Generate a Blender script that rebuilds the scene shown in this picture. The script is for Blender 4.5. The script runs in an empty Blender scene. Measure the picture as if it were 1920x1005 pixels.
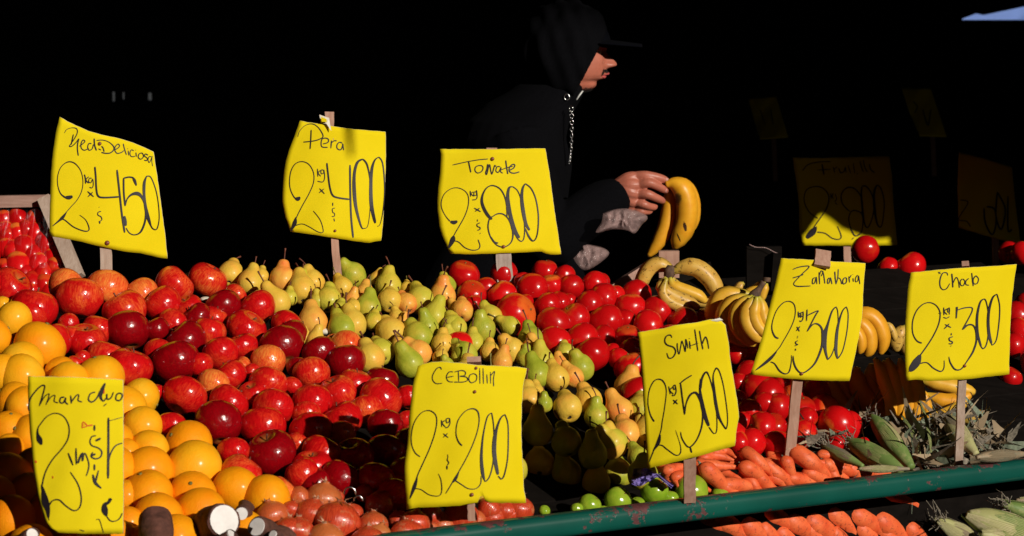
import bpy, bmesh, math, random
from mathutils import Vector, Matrix, Quaternion, noise as mnoise

# ------------------------------------------------------------------ camera, world, sun, exposure
random.seed(7)
SC = bpy.context.scene
COL = SC.collection
FPX = 4444.0
PITCH = math.atan((502.5 - 74) / FPX)
CAMZ = 1.6
cam_d = bpy.data.cameras.new('camera')
cam = bpy.data.objects.new('camera', cam_d)
COL.objects.link(cam)
cam.location = (0, 0, CAMZ)
cam.rotation_euler = (math.pi / 2 - PITCH, 0, 0)
cam_d.sensor_width = 36
cam_d.lens = FPX / 1920 * 36
cam_d.clip_start = 0.05
cam_d.clip_end = 2000
cam_d.dof.use_dof = True
cam_d.dof.focus_distance = 4.3
cam_d.dof.aperture_fstop = 9.0
SC.camera = cam

SUN_EL = math.radians(21)
SUN_AZ = math.radians(38)          # measured from straight behind the camera towards its right
world = bpy.data.worlds.new("World")
SC.world = world
world.use_nodes = True
nt = world.node_tree
sky = nt.nodes.new('ShaderNodeTexSky')
sky.sky_type = 'NISHITA'
sky.sun_disc = False
sky.sun_elevation = SUN_EL
# direction to the sun
SUN_DIR = Vector((math.sin(SUN_AZ) * math.cos(SUN_EL), -math.cos(SUN_AZ) * math.cos(SUN_EL), math.sin(SUN_EL)))
sky.sun_rotation = math.atan2(SUN_DIR.x, SUN_DIR.y)
nt.links.new(sky.outputs[0], nt.nodes['Background'].inputs[0])
nt.nodes['Background'].inputs[1].default_value = 0.05
sun_d = bpy.data.lights.new('sun', 'SUN')
sun_d.energy = 5.0
sun_d.angle = math.radians(0.5)
sun_d.color = (1.0, 0.93, 0.82)
sun = bpy.data.objects.new('sun', sun_d)
COL.objects.link(sun)
sun.rotation_euler = (-SUN_DIR).to_track_quat('-Z', 'Y').to_euler()
SC.view_settings.view_transform = 'Standard'
SC.view_settings.look = 'None'
SC.view_settings.gamma = 1
SC.view_settings.use_curve_mapping = False
SC.view_settings.exposure = -0.30

# ------------------------------------------------------------------ geometry helpers
CP, SP = math.cos(PITCH), math.sin(PITCH)
def ray(px, py):
    X = (px - 960) / FPX; Y = (py - 502.5) / FPX
    return Vector((X, CP - Y * SP, -SP - Y * CP))
def at(px, py, D):
    """World point seen in direction (px, py) at ground distance D in front of the camera."""
    d = ray(px, py)
    return Vector((0, 0, CAMZ)) + d * (D / d.y)
SLOPE, HZ0, VF = 0.36, 0.86, 0.035
UX, UY = 0.862, 0.507            # stall axis u (along the rail); v runs back from the rail
def uv_of(p): 
    y = p.y - 3.7
    return p.x * UX + y * UY, -p.x * UY + y * UX
def st(u, v, z):
    return Vector((u * UX - v * UY, 3.7 + u * UY + v * UX, z))
def heap(px, py, dz=0.0):
    d = ray(px, py)
    # CAMZ + t dz = HZ0 + dz0 + S * v
    k = SLOPE
    num = HZ0 + dz - CAMZ - k * UX * 3.7
    den = d.z - k * (-d.x * UY + d.y * UX)
    t = num / den
    p = Vector((0, 0, CAMZ)) + d * t
    if px > 800 and uv_of(p)[1] < VF:          # behind the rail the heap drops steeply
        t = (VF + 3.7 * UX) / (d.y * UX - d.x * UY); p = Vector((0, 0, CAMZ)) + d * t
    return p

def link(o, parent=None):
    COL.objects.link(o)
    if parent is not None: o.parent = parent
    return o
def tag(o, label=None, cat=None, group=None, kind=None):
    if label: o['label'] = label
    if cat: o['category'] = cat
    if group: o['group'] = group
    if kind: o['kind'] = kind
    return o
def empty(name, loc=(0, 0, 0)):
    o = bpy.data.objects.new(name, None); o.location = loc
    o.empty_display_size = 0.05
    return link(o)
def newmesh(name, verts, faces, mats, fmat=None, smooth=True):
    me = bpy.data.meshes.new(name)
    me.from_pydata([tuple(v) for v in verts], [], faces)
    for m in (mats if isinstance(mats, (list, tuple)) else [mats]): me.materials.append(m)
    if fmat:
        for p, i in zip(me.polygons, fmat): p.material_index = i
    if smooth:
        for p in me.polygons: p.use_smooth = True
    me.update()
    return me
def fixn(me):
    bm = bmesh.new(); bm.from_mesh(me)
    bmesh.ops.recalc_face_normals(bm, faces=bm.faces)
    bm.to_mesh(me); bm.free()
    return me
def obj(name, me, parent=None, loc=None):
    o = bpy.data.objects.new(name, me)
    if loc is not None: o.location = loc
    return link(o, parent)
def mobj(name, verts, faces, mats, parent=None, smooth=True, fmat=None, origin=None):
    """Mesh object from world-space verts; its origin is put at 'origin' (parent's location if parented)."""
    pl = Vector((0, 0, 0)); q = parent
    while q is not None: pl = pl + q.location; q = q.parent
    if parent is None and origin is not None:
        verts = [Vector(v) - Vector(origin) for v in verts]
    elif parent is not None:
        verts = [Vector(v) - pl for v in verts]
    me = fixn(newmesh(name, verts, faces, mats, fmat, smooth))
    o = obj(name, me, parent)
    if parent is None and origin is not None: o.location = origin
    return o

class MB:
    def __init__(s): s.v = []; s.f = []; s.m = []
    def add(s, vs, fs, mi=0):
        n = len(s.v); s.v += [Vector(v) for v in vs]; s.f += [[n + i for i in f] for f in fs]; s.m += [mi] * len(fs)
    def box(s, c, ax, ay, az, mi=0):
        c = Vector(c); ax = Vector(ax); ay = Vector(ay); az = Vector(az)
        vs = [c + ax * i + ay * j + az * k for i in (-1, 1) for j in (-1, 1) for k in (-1, 1)]
        s.add(vs, [(0, 1, 3, 2), (4, 6, 7, 5), (0, 4, 5, 1), (2, 3, 7, 6), (0, 2, 6, 4), (1, 5, 7, 3)], mi)
    def tube(s, pts, rad, n=8, mi=0, caps=True, flat=1.0, squash=None):
        pts = [Vector(p) for p in pts]
        if not isinstance(rad, (list, tuple)): rad = [rad] * len(pts)
        rings = []; up = None
        for i, p in enumerate(pts):
            t = (pts[min(i + 1, len(pts) - 1)] - pts[max(i - 1, 0)])
            t = t.normalized() if t.length > 1e-9 else Vector((0, 0, 1))
            if up is None:
                up = t.cross(Vector((0.13, 0.9, 0.31))).normalized()
            up = (up - t * up.dot(t)).normalized()
            sd = t.cross(up)
            rings.append([p + (up * math.cos(a) * flat + sd * math.sin(a)) * rad[i] for a in [2 * math.pi * k / n for k in range(n)]])
        vs = [q for r in rings for q in r]; fs = []
        for i in range(len(rings) - 1):
            for k in range(n):
                a = i * n + k; b = i * n + (k + 1) % n
                fs.append((a, b, b + n, a + n))
        if caps:
            fs.append(tuple(range(n))[::-1]); fs.append(tuple((len(rings) - 1) * n + k for k in range(n)))
        s.add(vs, fs, mi)
    def obj(s, name, mats, parent=None, smooth=True, origin=None):
        return mobj(name, s.v, s.f, mats, parent, smooth, s.m, origin)

def catmull(P, sub=6):
    if len(P) < 3:
        if len(P) < 2: return P
    out = []
    n = len(P)
    for i in range(n - 1):
        p0 = P[max(i - 1, 0)]; p1 = P[i]; p2 = P[i + 1]; p3 = P[min(i + 2, n - 1)]
        for k in range(sub):
            t = k / sub
            out.append(tuple(0.5 * (2 * b + (c - a) * t + (2 * a - 5 * b + 4 * c - d) * t * t + (3 * b - 3 * c + d - a) * t ** 3)
                             for a, b, c, d in zip(p0, p1, p2, p3)))
    out.append(tuple(P[-1]))
    return out

# ------------------------------------------------------------------ material helpers
def srgb(r, g, b):
    f = lambda c: (c / 255 / 12.92) if c <= 10 else ((c / 255 + 0.055) / 1.055) ** 2.4
    return (f(r), f(g), f(b), 1)
class M:
    def __init__(s, name, rough=0.5, spec=0.5, coat=0.0):
        s.m = bpy.data.materials.new(name); s.m.use_nodes = True
        s.t = s.m.node_tree; s.n = s.t.nodes; s.l = s.t.links
        s.b = s.n['Principled BSDF']
        s.b.inputs['Roughness'].default_value = rough
        s.b.inputs['Specular IOR Level'].default_value = spec
        s.b.inputs['Coat Weight'].default_value = coat
        s.b.inputs['Coat Roughness'].default_value = 0.08
    def add(s, typ, **kw):
        n = s.n.new(typ)
        for k, v in kw.items():
            if k in n.inputs.keys(): n.inputs[k].default_value = v
            else: setattr(n, k, v)
        return n
    def coords(s, scale=(1, 1, 1), objrand=True, obj=True):
        tc = s.add('ShaderNodeTexCoord'); mp = s.add('ShaderNodeMapping')
        s.l.new(tc.outputs['Object' if obj else 'Generated'], mp.inputs[0])
        mp.inputs['Scale'].default_value = scale
        if objrand:
            oi = s.add('ShaderNodeObjectInfo'); ma = s.add('ShaderNodeMath', operation='MULTIPLY'); ma.inputs[1].default_value = 37.0
            s.l.new(oi.outputs['Random'], ma.inputs[0])
            cb = s.add('ShaderNodeCombineXYZ')
            for i in range(3): s.l.new(ma.outputs[0], cb.inputs[i])
            s.l.new(cb.outputs[0], mp.inputs['Location'])
        return mp.outputs[0]
    def noise(s, vec, scale, detail=3, rough=0.55, dist=0.0):
        n = s.add('ShaderNodeTexNoise'); n.inputs['Scale'].default_value = scale; n.inputs['Detail'].default_value = detail
        n.inputs['Roughness'].default_value = rough; n.inputs['Distortion'].default_value = dist
        s.l.new(vec, n.inputs['Vector']); return n.outputs['Fac']
    def ramp(s, fac, stops, interp='LINEAR'):
        r = s.add('ShaderNodeValToRGB'); cr = r.color_ramp; cr.interpolation = interp
        while len(cr.elements) < len(stops): cr.elements.new(0.5)
        for e, (p, c) in zip(cr.elements, stops):
            e.position = p; e.color = c if len(c) == 4 else (*c, 1)
        s.l.new(fac, r.inputs[0]); return r.outputs[0]
    def mix(s, fac, a, b, mode='MIX'):
        n = s.add('ShaderNodeMix', data_type='RGBA', blend_type=mode)
        for v, i in ((fac, 0), (a, 6), (b, 7)):
            if hasattr(v, 'links'): s.l.new(v, n.inputs[i])
            else: n.inputs[i].default_value = v
        return n.outputs[2]
    def math(s, op, a, b=0.0, clamp=False):
        n = s.add('ShaderNodeMath', operation=op); n.use_clamp = clamp
        for v, i in ((a, 0), (b, 1)):
            if hasattr(v, 'links'): s.l.new(v, n.inputs[i])
            else: n.inputs[i].default_value = v
        return n.outputs[0]
    def rand(s):
        return s.add('ShaderNodeObjectInfo').outputs['Random']
    def color(s, c):
        if hasattr(c, 'links'): s.l.new(c, s.b.inputs['Base Color'])
        else: s.b.inputs['Base Color'].default_value = c
        return s
    def bump(s, h, strength=0.2, dist=0.002):
        n = s.add('ShaderNodeBump'); n.inputs['Strength'].default_value = strength; n.inputs['Distance'].default_value = dist
        s.l.new(h, n.inputs['Height']); s.l.new(n.outputs[0], s.b.inputs['Normal']); return s
    def rough(s, r): s.l.new(r, s.b.inputs['Roughness']); return s
def lin(r, g, b): return (r, g, b, 1)
def plain(name, c, rough=0.6, nscale=30, var=0.25, bump=0.15, dist=0.002, spec=0.4, stretch=(1, 1, 1)):
    m = M(name, rough, spec)
    v = m.coords(stretch)
    n = m.noise(v, nscale, 5, 0.6)
    lo = tuple(x * (1 - var) for x in c[:3]); hi = tuple(min(1, x * (1 + var)) for x in c[:3])
    m.color(m.ramp(n, [(0.3, lo), (0.7, hi)]))
    m.bump(n, bump, dist)
    return m.m
def wood(name, c1, c2, axis=2, scale=60):
    m = M(name, 0.7, 0.3)
    sc = [1, 1, 1]; sc[axis] = 0.06
    v = m.coords(tuple(sc)); n = m.noise(v, scale * 3, 6, 0.65, 0.4)
    v2 = m.coords((1, 1, 1)); n2 = m.noise(v2, 25, 3)
    c = m.ramp(n, [(0.3, c1), (0.65, c2)])
    c = m.mix(m.ramp(n2, [(0.42, lin(0, 0, 0)), (0.75, lin(0.5, 0.5, 0.5))]), c, lin(c1[0] * .6, c1[1] * .55, c1[2] * .5))
    m.color(c); m.bump(n, 0.35, 0.001)
    return m.m
# ------------------------------------------------------------------ materials
# Each fruit mesh has unit radius, so object coordinates are in fruit radii.
def apple_mat(name, base, deep, flush, streak, flush_lo=0.55, flush_hi=0.8):
    m = M(name, 0.24, 0.3, 0.4)
    vs = m.coords((6, 6, 0.9)); st_ = m.noise(vs, 2.2, 5, 0.7, 0.3)         # streaks from stem to calyx
    vb = m.coords((1, 1, 1)); bl = m.noise(vb, 0.9, 2)
    c = m.ramp(st_, [(0.3, deep), (0.62, base)])
    fac = m.ramp(m.math('ADD', m.math('MULTIPLY', bl, 0.75), m.math('MULTIPLY', st_, 0.3)), [(flush_lo, lin(0, 0, 0)), (flush_hi, lin(1, 1, 1))])
    fl = m.ramp(st_, [(0.35, streak), (0.6, flush)])
    c = m.mix(fac, c, fl)
    sp = m.add('ShaderNodeTexVoronoi'); sp.inputs['Scale'].default_value = 9; m.l.new(vb, sp.inputs['Vector'])
    dots = m.ramp(sp.outputs['Distance'], [(0.03, lin(1, 1, 1)), (0.09, lin(0, 0, 0))])
    c = m.mix(m.math('MULTIPLY', dots, 0.35), c, lin(0.75, 0.3, 0.08))
    tc = m.add('ShaderNodeTexCoord'); sx = m.add('ShaderNodeSeparateXYZ'); m.l.new(tc.outputs['Object'], sx.inputs[0])
    top = m.math('GREATER_THAN', sx.outputs[2], 0.0)
    rr = m.math('SQRT', m.math('ADD', m.math('POWER', sx.outputs[0], 2.0), m.math('POWER', sx.outputs[1], 2.0)))
    dim = m.ramp(rr, [(0.05, lin(1, 1, 1)), (0.38, lin(0, 0, 0))])
    c = m.mix(m.math('MULTIPLY', dim, 0.65), c, lin(0.42, 0.2, 0.04))
    m.color(c)
    r = m.ramp(m.noise(vb, 5, 4), [(0.3, lin(0.16, 0.16, 0.16)), (0.75, lin(0.32, 0.32, 0.32))])
    m.rough(r); m.bump(m.noise(vb, 2.2, 3), 0.5, 0.004)
    return m.m
APPLE = {
 'R': apple_mat('apple_red', lin(.60, .006, .007), lin(.38, .002, .004), lin(.70, .075, .018), lin(.6, .012, .008), .53, .80),
 'K': apple_mat('apple_crimson', lin(.27, .001, .004), lin(.17, .001, .003), lin(.44, .006, .006), lin(.26, .002, .004), .62, .9),
 'O': apple_mat('apple_orange_flush', lin(.68, .03, .010), lin(.50, .006, .005), lin(.80, .24, .04), lin(.74, .09, .02), .36, .62),
 'S': apple_mat('apple_streaked', lin(.64, .012, .009), lin(.44, .003, .004), lin(.78, .17, .03), lin(.62, .02, .010), .50, .74),
}
def citrus_mat(name, a, b, c3):
    m = M(name, 0.5, 0.12, 0.18); m.b.inputs['Coat Roughness'].default_value = .2
    v = m.coords((1, 1, 1))
    n = m.noise(v, 0.8, 3)
    col = m.ramp(n, [(0.3, a), (0.55, b), (0.75, c3)])
    blem = m.ramp(m.noise(v, 3.4, 5, 0.7), [(0.70, lin(0, 0, 0)), (0.78, lin(1, 1, 1))])
    col = m.mix(m.math('MULTIPLY', blem, 0.55), col, lin(.22, .09, .02))
    m.color(col)
    vo = m.add('ShaderNodeTexVoronoi'); vo.inputs['Scale'].default_value = 26; m.l.new(v, vo.inputs['Vector'])
    m.bump(m.math('ADD', m.math('MULTIPLY', vo.outputs['Distance'], 0.35), m.noise(v, 2.0, 3)), 0.6, 0.0022)
    return m.m
ORANGE = {'O': citrus_mat('orange_peel', lin(.86, .25, .003), lin(.88, .31, .004), lin(.88, .37, .006)),
          'Y': citrus_mat('orange_peel_yellow', lin(.88, .34, .005), lin(.90, .40, .008), lin(.86, .45, .018))}
def pear_mat(name, a, b, blush):
    m = M(name, 0.5, 0.2, 0.15); m.b.inputs['Coat Roughness'].default_value = .22
    v = m.coords((1, 1, 1))
    n = m.noise(v, 0.9, 3)
    col = m.ramp(n, [(0.34, a), (0.64, b)])
    bf = m.ramp(m.noise(v, 0.6, 2), [(0.50, lin(0, 0, 0)), (0.72, lin(1, 1, 1))])
    col = m.mix(m.math('MULTIPLY', bf, 0.8), col, blush)
    vo = m.add('ShaderNodeTexVoronoi'); vo.inputs['Scale'].default_value = 14; m.l.new(v, vo.inputs['Vector'])
    d = m.ramp(vo.outputs['Distance'], [(0.04, lin(1, 1, 1)), (0.13, lin(0, 0, 0))])
    col = m.mix(m.math('MULTIPLY', d, 0.5), col, lin(.2, .12, .03))
    bl = m.ramp(m.noise(v, 4.5, 5, 0.75), [(0.69, lin(0, 0, 0)), (0.74, lin(1, 1, 1))])
    col = m.mix(m.math('MULTIPLY', bl, 0.8), col, lin(.12, .05, .015))
    m.color(col); m.bump(m.noise(v, 2.0, 4), 0.6, 0.003)
    return m.m
PEAR = {'Y': pear_mat('pear_yellow', lin(.72, .43, .045), lin(.66, .45, .055), lin(.78, .36, .05)),
        'G': pear_mat('pear_green', lin(.29, .33, .02), lin(.42, .42, .035), lin(.58, .42, .04)),
        'P': pear_mat('pear_peach', lin(.78, .32, .05), lin(.76, .41, .06), lin(.80, .15, .035)),
        'L': pear_mat('pear_lime', lin(.47, .43, .03), lin(.57, .48, .05), lin(.66, .41, .04))}
CALYX = plain('fruit_calyx', lin(.035, .02, .012), .8, 3, .4)
STEM = plain('fruit_stem', lin(.13, .035, .018), .6, 4, .5, .3, .001)
STEMG = plain('fruit_stem_green', lin(.16, .14, .03), .6, 4, .4, .3, .001)
def tomato_mat():
    m = M('tomato_skin', 0.22, 0.25, 0.3)
    v = m.coords((1, 1, 1)); n = m.noise(v, 0.8, 2)
    col = m.ramp(n, [(0.3, lin(.60, .004, .006)), (0.62, lin(.64, .006, .007)), (0.82, lin(.68, .06, .012))])
    rn = m.ramp(m.rand(), [(0, lin(.72, .72, .72)), (1, lin(1, 1, 1))])
    col = m.mix(1.0, col, rn, 'MULTIPLY')
    tc = m.add('ShaderNodeTexCoord'); sx = m.add('ShaderNodeSeparateXYZ'); m.l.new(tc.outputs['Object'], sx.inputs[0])
    sh = m.ramp(m.math('ADD', sx.outputs[2], m.math('MULTIPLY', m.noise(v, 2.5, 3), .5)), [(.82, lin(0, 0, 0)), (1.12, lin(1, 1, 1))])
    col = m.mix(m.math('MULTIPLY', sh, m.ramp(m.rand(), [(.25, lin(.1, .1, .1)), (.9, lin(.9, .9, .9))])), col, lin(.74, .17, .02))
    m.color(col); m.rough(m.ramp(m.noise(v, 3, 3), [(0.3, lin(.20, .20, .20)), (0.8, lin(.36, .36, .36))]))
    m.bump(m.noise(v, 1.6, 2), 0.4, 0.003)
    return m.m
TOMATO = tomato_mat()
def lime_mat():
    m = M('green_apple_skin', 0.25, 0.5, 0.2); v = m.coords((1, 1, 1))
    col = m.ramp(m.noise(v, 1.1, 3), [(0.3, lin(.17, .32, .012)), (0.7, lin(.32, .42, .03))])
    vo = m.add('ShaderNodeTexVoronoi'); vo.inputs['Scale'].default_value = 10; m.l.new(v, vo.inputs['Vector'])
    col = m.mix(m.math('MULTIPLY', m.ramp(vo.outputs['Distance'], [(0.04, lin(1, 1, 1)), (0.1, lin(0, 0, 0))]), .4), col, lin(.5, .5, .2))
    m.color(col); m.bump(m.noise(v, 1.6, 2), 0.4, 0.003); return m.m
GREENAPPLE = lime_mat()
def onion_mat():
    m = M('onion_skin', 0.25, 0.5, 0.3)
    v = m.coords((5, 5, 0.4)); n = m.noise(v, 2.6, 5, 0.65)
    v2 = m.coords((1, 1, 1)); n2 = m.noise(v2, 1.3, 4, 0.7)
    col = m.ramp(n, [(0.3, lin(.36, .025, .010)), (0.6, lin(.60, .065, .020))])
    dry = m.ramp(n2, [(0.56, lin(0, 0, 0)), (0.64, lin(1, 1, 1))])
    col = m.mix(m.math('MULTIPLY', dry, 0.5), col, lin(.50, .20, .09))
    col = m.mix(m.ramp(m.rand(), [(.70, lin(0, 0, 0)), (1, lin(.7, .7, .7))]), col, lin(.52, .19, .05))
    m.color(col); m.bump(n, 0.6, 0.0015); return m.m
ONION = onion_mat()
ONIONDRY = plain('onion_dry_neck', lin(.46, .24, .14), .7, 4, .35, .5, .002)
def banana_mat(name, a, b, green, spots=0.66):
    m = M(name, 0.42, 0.4)
    at_ = m.add('ShaderNodeAttribute'); at_.attribute_name = 'along'
    v = m.coords((1, 1, 1)); n = m.noise(v, 60, 4, 0.6)
    col = m.ramp(n, [(0.3, a), (0.65, b)])
    col = m.mix(m.ramp(at_.outputs['Fac'], [(0.0, lin(1, 1, 1)), (0.22, lin(0, 0, 0))]), col, green)
    sp = m.ramp(m.noise(v, 110, 5, 0.75), [(spots, lin(0, 0, 0)), (spots + .03, lin(1, 1, 1))])
    col = m.mix(m.math('MULTIPLY', sp, 0.85), col, lin(.07, .03, .01))
    col = m.mix(m.ramp(at_.outputs['Fac'], [(0.95, lin(0, 0, 0)), (0.985, lin(1, 1, 1))]), col, lin(.035, .022, .014))
    m.color(col); m.bump(n, 0.2, 0.001); return m.m
BANANA = banana_mat('banana_peel', lin(.66, .34, .022), lin(.72, .42, .04), lin(.42, .40, .04))
BANANAR = banana_mat('banana_peel_ripe', lin(.56, .30, .045), lin(.64, .40, .08), lin(.40, .34, .04), .57)
BANANAO = banana_mat('banana_peel_orange', lin(.70, .29, .012), lin(.76, .36, .02), lin(.5, .42, .05), .70)
CROWN = plain('banana_crown', lin(.09, .05, .03), .8, 90, .5, .5, .002)
def carrot_mat():
    m = M('carrot_skin', 0.5, 0.35); v = m.coords((1, 1, 1))
    n = m.noise(v, 45, 4); n2 = m.noise(m.coords((1, 1, 1)), 160, 5, .7)
    col = m.ramp(n, [(0.3, lin(.68, .085, .022)), (0.7, lin(.82, .165, .050))])
    col = m.mix(m.math('MULTIPLY', m.ramp(n2, [(0.54, lin(0, 0, 0)), (0.64, lin(1, 1, 1))]), .6), col, lin(.24, .04, .02))
    m.color(col); m.bump(n2, .4, .0015); return m.m
CARROT = carrot_mat()
CASSAVA = plain('cassava_bark', lin(.095, .035, .024), .75, 70, .5, .6, .003)
CASSAVAW = plain('cassava_flesh', lin(.74, .70, .68), .55, 60, .1, .2, .001)
def husk_mat(name, a, b, c3):
    m = M(name, 0.55, 0.3)
    at_ = m.add('ShaderNodeAttribute'); at_.attribute_name = 'across'
    at2 = m.add('ShaderNodeAttribute'); at2.attribute_name = 'along'
    cb = m.add('ShaderNodeCombineXYZ'); m.l.new(m.math('MULTIPLY', at_.outputs['Fac'], 22.0), cb.inputs[0]); m.l.new(at2.outputs['Fac'], cb.inputs[1])
    m.l.new(m.math('MULTIPLY', m.rand(), 31.0), cb.inputs[2])
    n = m.noise(cb.outputs[0], 1.6, 3); n2 = m.noise(m.coords(), 40, 4, .7)
    col = m.ramp(n, [(0.35, a), (0.65, b)])
    col = m.mix(m.ramp(n2, [(0.5, lin(0, 0, 0)), (0.75, lin(1, 1, 1))]), col, c3)
    vein = m.math('ABSOLUTE', m.math('SINE', m.math('MULTIPLY', at_.outputs['Fac'], 48.0)))
    col = m.mix(m.math('MULTIPLY', vein, .38), col, lin(min(1, c3[0] * 1.25), min(1, c3[1] * 1.25), c3[2] * 1.2))
    m.color(col); m.bump(m.math('ADD', n, vein), .7, .0015); return m.m
HUSKG = husk_mat('husk_green', lin(.10, .17, .035), lin(.20, .28, .08), lin(.38, .36, .15))
HUSKY = husk_mat('husk_pale', lin(.26, .28, .07), lin(.44, .42, .20), lin(.55, .46, .28))
HUSKD = husk_mat('husk_dry', lin(.25, .17, .10), lin(.40, .30, .19), lin(.16, .17, .12))
SILK = plain('corn_silk_dry', lin(.20, .17, .13), .8, 200, .6, .3, .001)
SILKG = plain('corn_leaf_grey_green', lin(.16, .19, .13), .75, 120, .5, .3, .001)
def paper_mat():
    m = M('yellow_card', 0.8, 0.1)
    v = m.coords((1, 1, 1)); n = m.noise(v, 7, 3); n2 = m.noise(v, 220, 4, .7)
    col = m.ramp(n, [(0.3, lin(.70, .54, .003)), (0.7, lin(.75, .60, .007))])
    sp = m.ramp(m.noise(v, 70, 5, .8), [(0.70, lin(0, 0, 0)), (0.76, lin(1, 1, 1))])
    col = m.mix(m.math('MULTIPLY', sp, .5), col, lin(.35, .22, .02))
    m.color(col); m.bump(m.math('ADD', n, m.math('MULTIPLY', n2, .05)), .5, .006)
    return m.m
PAPER = paper_mat()
PAPEREDGE = plain('torn_card_edge', lin(.70, .66, .55), .8, 300, .15)
INK = M('marker_ink', 0.5, 0.25).color(lin(.012, .008, .012)).m
INKB = M('marker_ink_thin', 0.5, 0.25).color(lin(.018, .012, .02)).m
INKR = M('red_pen', 0.6, 0.2).color(lin(.6, .08, .01)).m
NAIL = M('rusty_nail_head', 0.35, 0.5).color(lin(.22, .06, .03)).m
STAKE = wood('stake_wood_pale', lin(.40, .27, .20), lin(.55, .42, .34))
STAKEG = wood('stake_wood_weathered', lin(.30, .22, .18), lin(.50, .42, .37))
STAKEP = wood('stake_wood_pink', lin(.38, .20, .14), lin(.50, .30, .22))
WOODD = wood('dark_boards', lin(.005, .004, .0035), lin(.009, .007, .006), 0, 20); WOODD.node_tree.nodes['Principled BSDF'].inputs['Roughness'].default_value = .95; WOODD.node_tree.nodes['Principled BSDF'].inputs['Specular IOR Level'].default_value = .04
CRATE = wood('crate_wood', lin(.30, .16, .12), lin(.42, .26, .21), 0)
def rail_mat():
    m = M('green_painted_steel', 0.30, 0.5)
    v = m.coords((1, 1, 1), False)
    n = m.noise(v, 16, 6, .72); n2 = m.noise(v, 90, 4, .7)
    tc = m.add('ShaderNodeTexCoord'); sx = m.add('ShaderNodeSeparateXYZ'); m.l.new(tc.outputs['Object'], sx.inputs[0])
    col = m.ramp(m.noise(v, 6, 3), [(0.3, lin(.003, .055, .042)), (0.7, lin(.005, .085, .064))])
    edge = m.math('MULTIPLY', m.math('SUBTRACT', sx.outputs[2], 0.011), 11.0, True)
    f = m.ramp(m.math('ADD', m.math('MULTIPLY', n, .8), m.math('MULTIPLY', n2, .25)), [(0.612, lin(0, 0, 0)), (0.64, lin(1, 1, 1))])
    f2 = m.ramp(m.math('ADD', m.math('ADD', m.math('MULTIPLY', n, .8), m.math('MULTIPLY', n2, .25)), edge), [(0.612, lin(0, 0, 0)), (0.64, lin(1, 1, 1))])
    rust = m.ramp(n2, [(0.3, lin(.055, .012, .014)), (0.7, lin(.12, .03, .03))])
    col = m.mix(f2, col, rust)
    m.color(col); m.rough(m.ramp(f2, [(0, lin(.28, .28, .28)), (1, lin(.7, .7, .7))]))
    m.bump(m.math('MULTIPLY', f2, -1.0), .5, .001); return m.m
RAIL = rail_mat()
BLACKCLOTH = M('black_hoodie_cloth', 0.95, 0.06)
_v = BLACKCLOTH.coords((1, 1, 1)); _n = BLACKCLOTH.noise(_v, 350, 3)
BLACKCLOTH.color(BLACKCLOTH.ramp(_n, [(0.3, lin(.0012, .0012, .0018)), (0.7, lin(.003, .003, .0042))])); BLACKCLOTH.bump(_n, .3, .001); BLACKCLOTH = BLACKCLOTH.m
CAPM = plain('navy_cap_cloth', lin(.0007, .0009, .0024), .95, 300, .3, spec=.08)
def skin_mat():
    m = M('skin', 0.42, 0.4); v = m.coords((1, 1, 1)); n = m.noise(v, 30, 4); n2 = m.noise(v, 300, 3)
    m.color(m.ramp(n, [(0.3, lin(.38, .112, .070)), (0.7, lin(.49, .155, .100))]))
    m.bump(n2, .3, .0008); m.b.inputs['Subsurface Weight'].default_value = .08
    m.b.inputs['Subsurface Radius'].default_value = (.01, .004, .002); return m.m
SKIN = skin_mat()
LIP = M('lips', .35, .45).color(lin(.58, .10, .095)).m
NAILF = M('finger_nail', .3, .5).color(lin(.62, .30, .24)).m
HAIR = M('short_dark_hair', .6, .3).color(lin(.010, .007, .006)).m
SILVER = M('silver_metal', .25, .5); SILVER.b.inputs['Metallic'].default_value = 1; SILVER.color(lin(.8, .8, .8)); SILVER = SILVER.m
CORD = plain('white_cord', lin(.6, .6, .58), .8, 500, .3)
def plastic():
    m = M('clear_plastic_film', .12, .5)
    m.b.inputs['Transmission Weight'].default_value = .0
    m.b.inputs['Alpha'].default_value = .38
    v = m.coords(); n = m.noise(v, 22, 6, .7, .6)
    m.color(lin(.60, .40, .38)); m.bump(n, 1.0, .006)
    return m.m
PLASTIC = plastic()
def film():
    m = M('thin_wrap_film', .08, .6)
    v = m.coords((6, 1, 1)); n = m.noise(v, 14, 5, .7, .5)
    al = m.ramp(n, [(0.50, lin(.0, .0, .0)), (0.60, lin(.03, .03, .03)), (0.65, lin(.30, .30, .30)), (.69, lin(.0, .0, .0))])
    m.l.new(al, m.b.inputs['Alpha'])
    m.color(lin(.8, .75, .8)); m.bump(n, 1.0, .01); return m.m
FILM = film()
PURPLE = plain('purple_tissue_paper', lin(.20, .15, .42), .8, 80, .2, .5, .003)
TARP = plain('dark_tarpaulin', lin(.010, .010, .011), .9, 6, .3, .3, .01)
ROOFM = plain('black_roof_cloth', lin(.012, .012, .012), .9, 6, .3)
ASPHALT = plain('asphalt', lin(.045, .044, .042), .9, 60, .35, .4, .004)
DARKPL = M('black_plastic_crate', .35, .4).color(lin(.008, .008, .012)).m

# ------------------------------------------------------------------ the setting
g = 600
ground = mobj('ground', [(-g, -g, 0), (g, -g, 0), (g, g, 0), (-g, g, 0)], [(0, 1, 2, 3)], ASPHALT, smooth=False)
tag(ground, kind='structure')

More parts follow.
